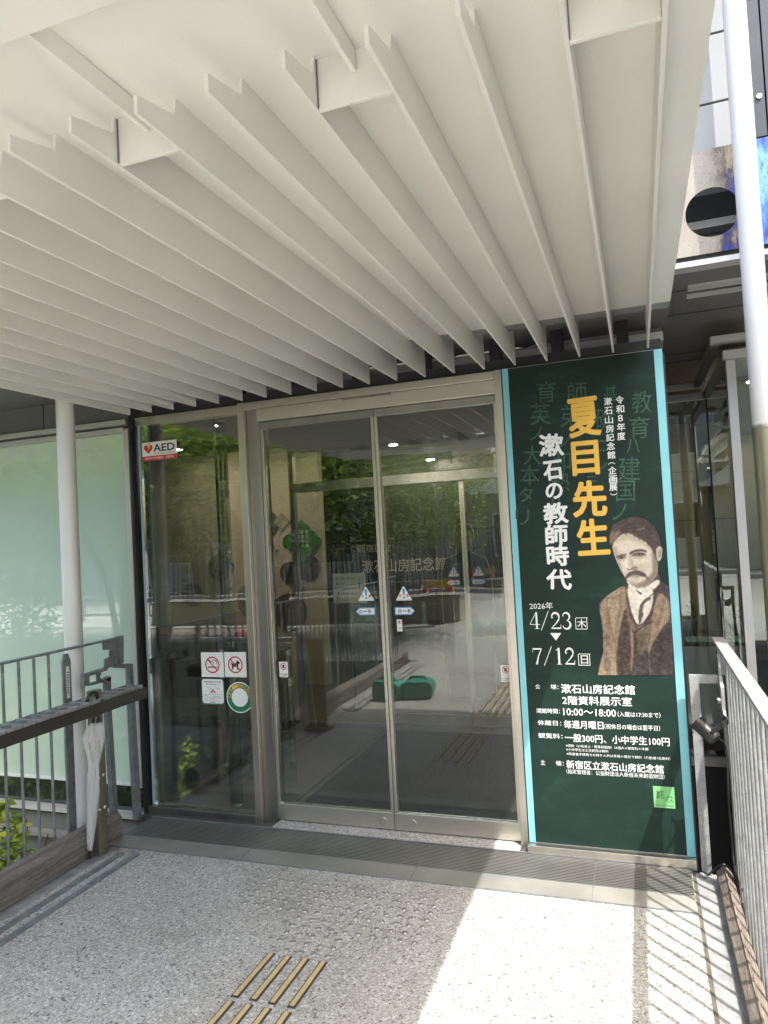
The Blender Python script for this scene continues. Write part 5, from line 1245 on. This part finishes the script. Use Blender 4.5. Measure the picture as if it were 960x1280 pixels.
bush('shrub', 'green shrub further back below the left railing and umbrella rack', 'shrub', -3.9, -1.9, -1.5, .55, .5, 1.35, 1500, .085, m_shrub)
bush('shrub', 'tall green shrub in the sunken garden left of the bridge', 'shrub', -5.6, -1.6, -1.5, .9, .8, 2.0, 2200, .10, m_leaf)
bush('shrub', 'wide green shrub far left in the sunken garden', 'shrub', -7.6, -2.2, -1.5, 1.1, .8, 2.4, 2400, .11, m_leaf)

bush('shrub', 'big green bush in the middle of the sunken garden', 'shrub', -8.6, -4.2, -1.5, 1.3, .7, 3.4, 5200, .11, m_leaf)

def tree(label, x, y, h, r, n, mat, zc, flat_=.42, group=None, size=.085, name='maple_tree', lean=0, zb=0):
    t = thing(name, label, 'tree', (x, y, zb), group)
    b = MB(); clumps = []
    for k in range(5):
        a = 6.28*k/5+x; tip = Vector((x+r*.55*math.cos(a)+lean, y+r*.55*math.sin(a), zc+h*.12*(k % 3)))
        mid = Vector((x+r*.15*math.cos(a), y+r*.15*math.sin(a), zb+(zc-zb)*.55)); b.tube(bez([(x+.05*math.cos(a), y+.05*math.sin(a), zb), mid, tip], 5), [.06-.045*i/10 for i in range(11)], 7)
        for j in range(3):
            q = mid.lerp(tip, .5+.25*j); e2 = q+Vector((random.uniform(-1, 1)*r*.5, random.uniform(-1, 1)*r*.5, random.uniform(-.05, .3)*h*.5)); b.tube([q, q.lerp(e2, .5)+Vector((0, 0, .05)), e2], [.022, .014, .006], 5); clumps.append(e2)
        clumps.append(tip)
    b.build('trunk', m_bark, t, smooth=True)
    for k in range(26): a = random.uniform(0, 6.28); q = r*random.uniform(.2, 1.05); clumps.append(Vector((x+lean+q*math.cos(a), y+q*math.sin(a), zc+h*random.uniform(-.38, .45)*(1-.4*q/r))))
    def c():
        k = random.choice(clumps); s = r*.27
        return np.array([k.x+random.gauss(0, s), k.y+random.gauss(0, s), k.z+random.gauss(0, s*flat_)])
    v, f = leaves(n, c, size, .6); bb = MB(); bb.v = [tuple(q) for q in v]; bb.f = f; bb.m = [0]*n; bb.build('crown', mat, t)
G = 'maples behind the photographer'
tree('green maple tree reflected in the left side pane', -8.2, -6.0, 3.2, 2.4, 22000, m_leaf, 2.45, .5, group=G, size=.10)
tree('green maple tree reflected in the left door leaf', -5.4, -6.4, 3.2, 2.1, 22000, m_leaf, 2.45, .5, group=G, size=.10)
tree('smaller maple tree reflected beside the door stile', -3.8, -7.4, 2.4, 1.5, 13000, m_leaf, 2.15, .5, group=G, size=.09)
tree('shade tree at the far left of the sunken garden, reflected in the frosted wall', -11.0, -4.8, 3.2, 2.3, 8000, m_leaf2, 2.3, group=G, size=.11, zb=-1.5)
tree('red maple tree in the sunken garden, reflected in the frosted wall', -9.3, -7.6, 2.2, 1.3, 4500, m_leafred, 3.4, group=G)
tree('leafy tree in the garden right of the bridge, behind the photographer', 4.2, -4.6, 3.2, 1.9, 8000, m_leaf2, 2.2, .7, group=G, size=.13, zb=-1.5)  # unseen tree, added to block sky light from the canopy fins
tree('leafy tree in the garden right of the bridge, level with the camera', 4.6, -1.9, 3.2, 1.9, 8000, m_leaf2, 2.2, .7, group=G, size=.13, zb=-1.5)  # second unseen tree, added to darken the right faces of the fins
tree('tall tree across the road on the right behind the photographer', 7.5, -16.5, 4.0, 2.6, 7000, m_leaf2, 5.0, group=G, size=.13)
tree('tall tree across the road on the left behind the photographer', -14, -17, 4.5, 3.0, 8000, m_leaf2, 5.0, group=G, size=.13)

# ================================================================== the street behind the photographer
t = thing('planter_wall', 'low beige planter wall beside the forecourt behind the photographer', 'wall', (-5, -8.9, 0))
b = MB(); b.box((-9.5, -9.15, 0), (-3.05, -8.7, .42)); b.build('wall', m_beige, t, bevel=.01)
b = MB(); b.box((-9.52, -9.17, .421), (-3.03, -8.68, .47)); b.build('coping', m_conc, t, bevel=.006)
def barfence(label, x0, x1, y, h):
    t = thing('bar_fence', label, 'fence', ((x0+x1)/2, y, 0)); b = MB(); x = x0
    while x <= x1: b.box((x-.008, y-.008, .1), (x+.008, y+.008, h)); x += .11
    b.build('bars', m_black, t)
    b = MB(); b.box((x0, y-.02, h-.06), (x1, y+.02, h-.02)); b.box((x0, y-.02, .12), (x1, y+.02, .16)); b.build('rails', m_black, t)
    b = MB(); x = x0
    while x <= x1: b.box((x-.03, y-.03, 0), (x+.03, y+.03, h+.05)); x += 1.8
    b.build('posts', m_black, t)
barfence('dark bar fence along the far pavement', -16, -1.2, -14.9, 1.7)
barfence('short dark bar fence on the far side of the planter wall', -12, -3.4, -9.3, 1.5)
def building(name, label, x0, x1, y0, y1, h, mat, floors, roof=False):
    t = thing(name, label, 'building', ((x0+x1)/2, y1, 0)); b = MB(); b.box((x0, y0, 0), (x1, y1, h)); b.build('wall', mat, t)
    fh = h/floors; n = max(1, int((x1-x0)/2.4))
    for k in range(floors):
        for i in range(n):
            xa = x0+(x1-x0)*(i+.22)/n; xb_ = x0+(x1-x0)*(i+.78)/n; za = fh*k+fh*.32; zb_ = fh*k+fh*.8
            b = MB(); b.box((xa, y1, za), (xb_, y1+.03, zb_)); wn = b.build('window', m_alu, t)
            b = MB(); b.box((xa+.05, y1+.031, za+.05), (xb_-.05, y1+.036, zb_-.05)); b.build('pane', m_dwin, wn)
        if k: b = MB(); b.box((x0-.02, y1, fh*k-.05), (x1+.02, y1+.06, fh*k+.05)); b.build('band', m_conc, t)
    if roof:
        b = MB(); e = .5; zc = h+1.3; v = [(x0-e, y0-e, h), (x1+e, y0-e, h), (x1+e, y1+e, h), (x0-e, y1+e, h), (x0+1.5, (y0+y1)/2, zc), (x1-1.5, (y0+y1)/2, zc)]
        b.add(v, [(0, 1, 5, 4), (1, 2, 5), (2, 3, 4, 5), (3, 0, 4), (3, 2, 1, 0)])
        b.build('roof', grate_mat('grey_roof_tiles', 5, (.045, .047, .05), (.10, .105, .11), 'Z', 0), t)
    return t
building('house', 'beige two storey house with grey hipped tile roof across the road', -13.5, -5.2, -24, -17.5, 4.8, m_beige, 2, False)
building('house', 'low dark house with hipped tile roof across the road', -4.6, -1.2, -22, -16.5, 2.6, m_intgrey, 1, True)
building('apartment_building', 'tall pale grey apartment building behind the low house', -4.6, -1.6, -32, -27, 10, m_clad, 4)
building('apartment_building', 'beige apartment building across the road on the right', -.6, 6.5, -26, -18, 8.5, m_beige, 3)
building('apartment_building', 'grey apartment building across the road far left', -26, -15, -28, -19, 9, m_clad, 3)
def cone(label, x, y):
    t = thing('traffic_cone', label, 'cone', (x, y, -.008), 'red traffic cones by the road'); z = -.008
    b = MB(); b.box((x-.18, y-.18, z), (x+.18, y+.18, z+.03)); b.build('base', m_black, t, bevel=.006)
    b = MB(); b.lathe([(.135, .03), (.03, .70), (.0, .70)], (x, y, z), 24); b.build('body', m_cone, t, smooth=True)
    b = MB(); b.lathe([(.095, .31), (.072, .455)], (x, y, z), 24); b.build('reflective_band', m_sign, t, smooth=True)
cone('red traffic cone nearer to the fence behind the photographer', -3.95, -9.6); cone('red traffic cone nearer to the forecourt edge behind the photographer', -3.42, -9.55)
t = thing('arrow_sign', 'yellow arrow sign on a thin stand by the planter wall', 'sign', (-3.35, -8.45, 0))
b = MB(); b.prism([(-3.62, -8.45, .60), (-3.22, -8.45, .60), (-3.22, -8.45, .56), (-3.08, -8.45, .67), (-3.22, -8.45, .78), (-3.22, -8.45, .74), (-3.62, -8.45, .74)], (0, .01, 0)); b.build('arrow_plate', m_yellow, t)
b = MB(); b.tube([(-3.4, -8.46, 0), (-3.4, -8.46, .6)], .012, 8); b.tube([(-3.4, -8.46, 0), (-3.4, -8.46, .015)], .14, 20); b.build('stand', m_black, t)
# green weights
def weight(label, x, y, rz):
    t = thing('stand_weight', label, 'weight', (x, y, 0), 'green plastic weights on the paving'); t.rotation_euler.z = rz
    def loc(b, name, m, bev): 
        o = b.build(name, m); o.parent = t; return o
    b = MB(); prof = [(-.13, .0), (.13, .0), (.15, .04), (.15, .13), (.11, .17), (-.11, .17), (-.15, .13), (-.15, .04)]
    b.prism([(px__, -.10, pz__) for px__, pz__ in prof], (0, .20, 0)); o = b.build('tank', m_tgreen, None, bevel=.015); o.parent = t
    b = MB(); b.tube([(-.08, 0, .17), (-.06, 0, .20), (.06, 0, .20), (.08, 0, .17)], .013, 10); o = b.build('handle', m_tgreen, None, smooth=True); o.parent = t
    b = MB(); b.tube([(.0, -.10, .09), (0, -.115, .09)], .03, 16); o = b.build('cap', m_tgreen, None, smooth=True); o.parent = t
weight('green plastic water weight standing behind the photographer, nearer the left kerb', -2.36, -2.93, .15); weight('green plastic water weight standing behind the photographer, nearer the camera', -2.08, -2.98, -.1)
# brown sign board next to the rack
t = thing('sign_board', 'brown wooden sign board standing by the end of the umbrella rack', 'sign', (-2.56, -1.78, 0))
b = MB(); b.box((-2.66, -1.80, .03), (-2.50, -1.77, .74)); b.build('board', m_brownw, t, bevel=.004)
b = MB(); b.box((-2.68, -1.86, 0), (-2.48, -1.71, .029)); b.build('foot', m_brownw, t)
b = MB(); b.tube([(-2.58, -1.75, .02), (-2.62, -1.70, .72)], .006, 8); b.build('rod', m_sign, t)

bpy.context.view_layer.update()
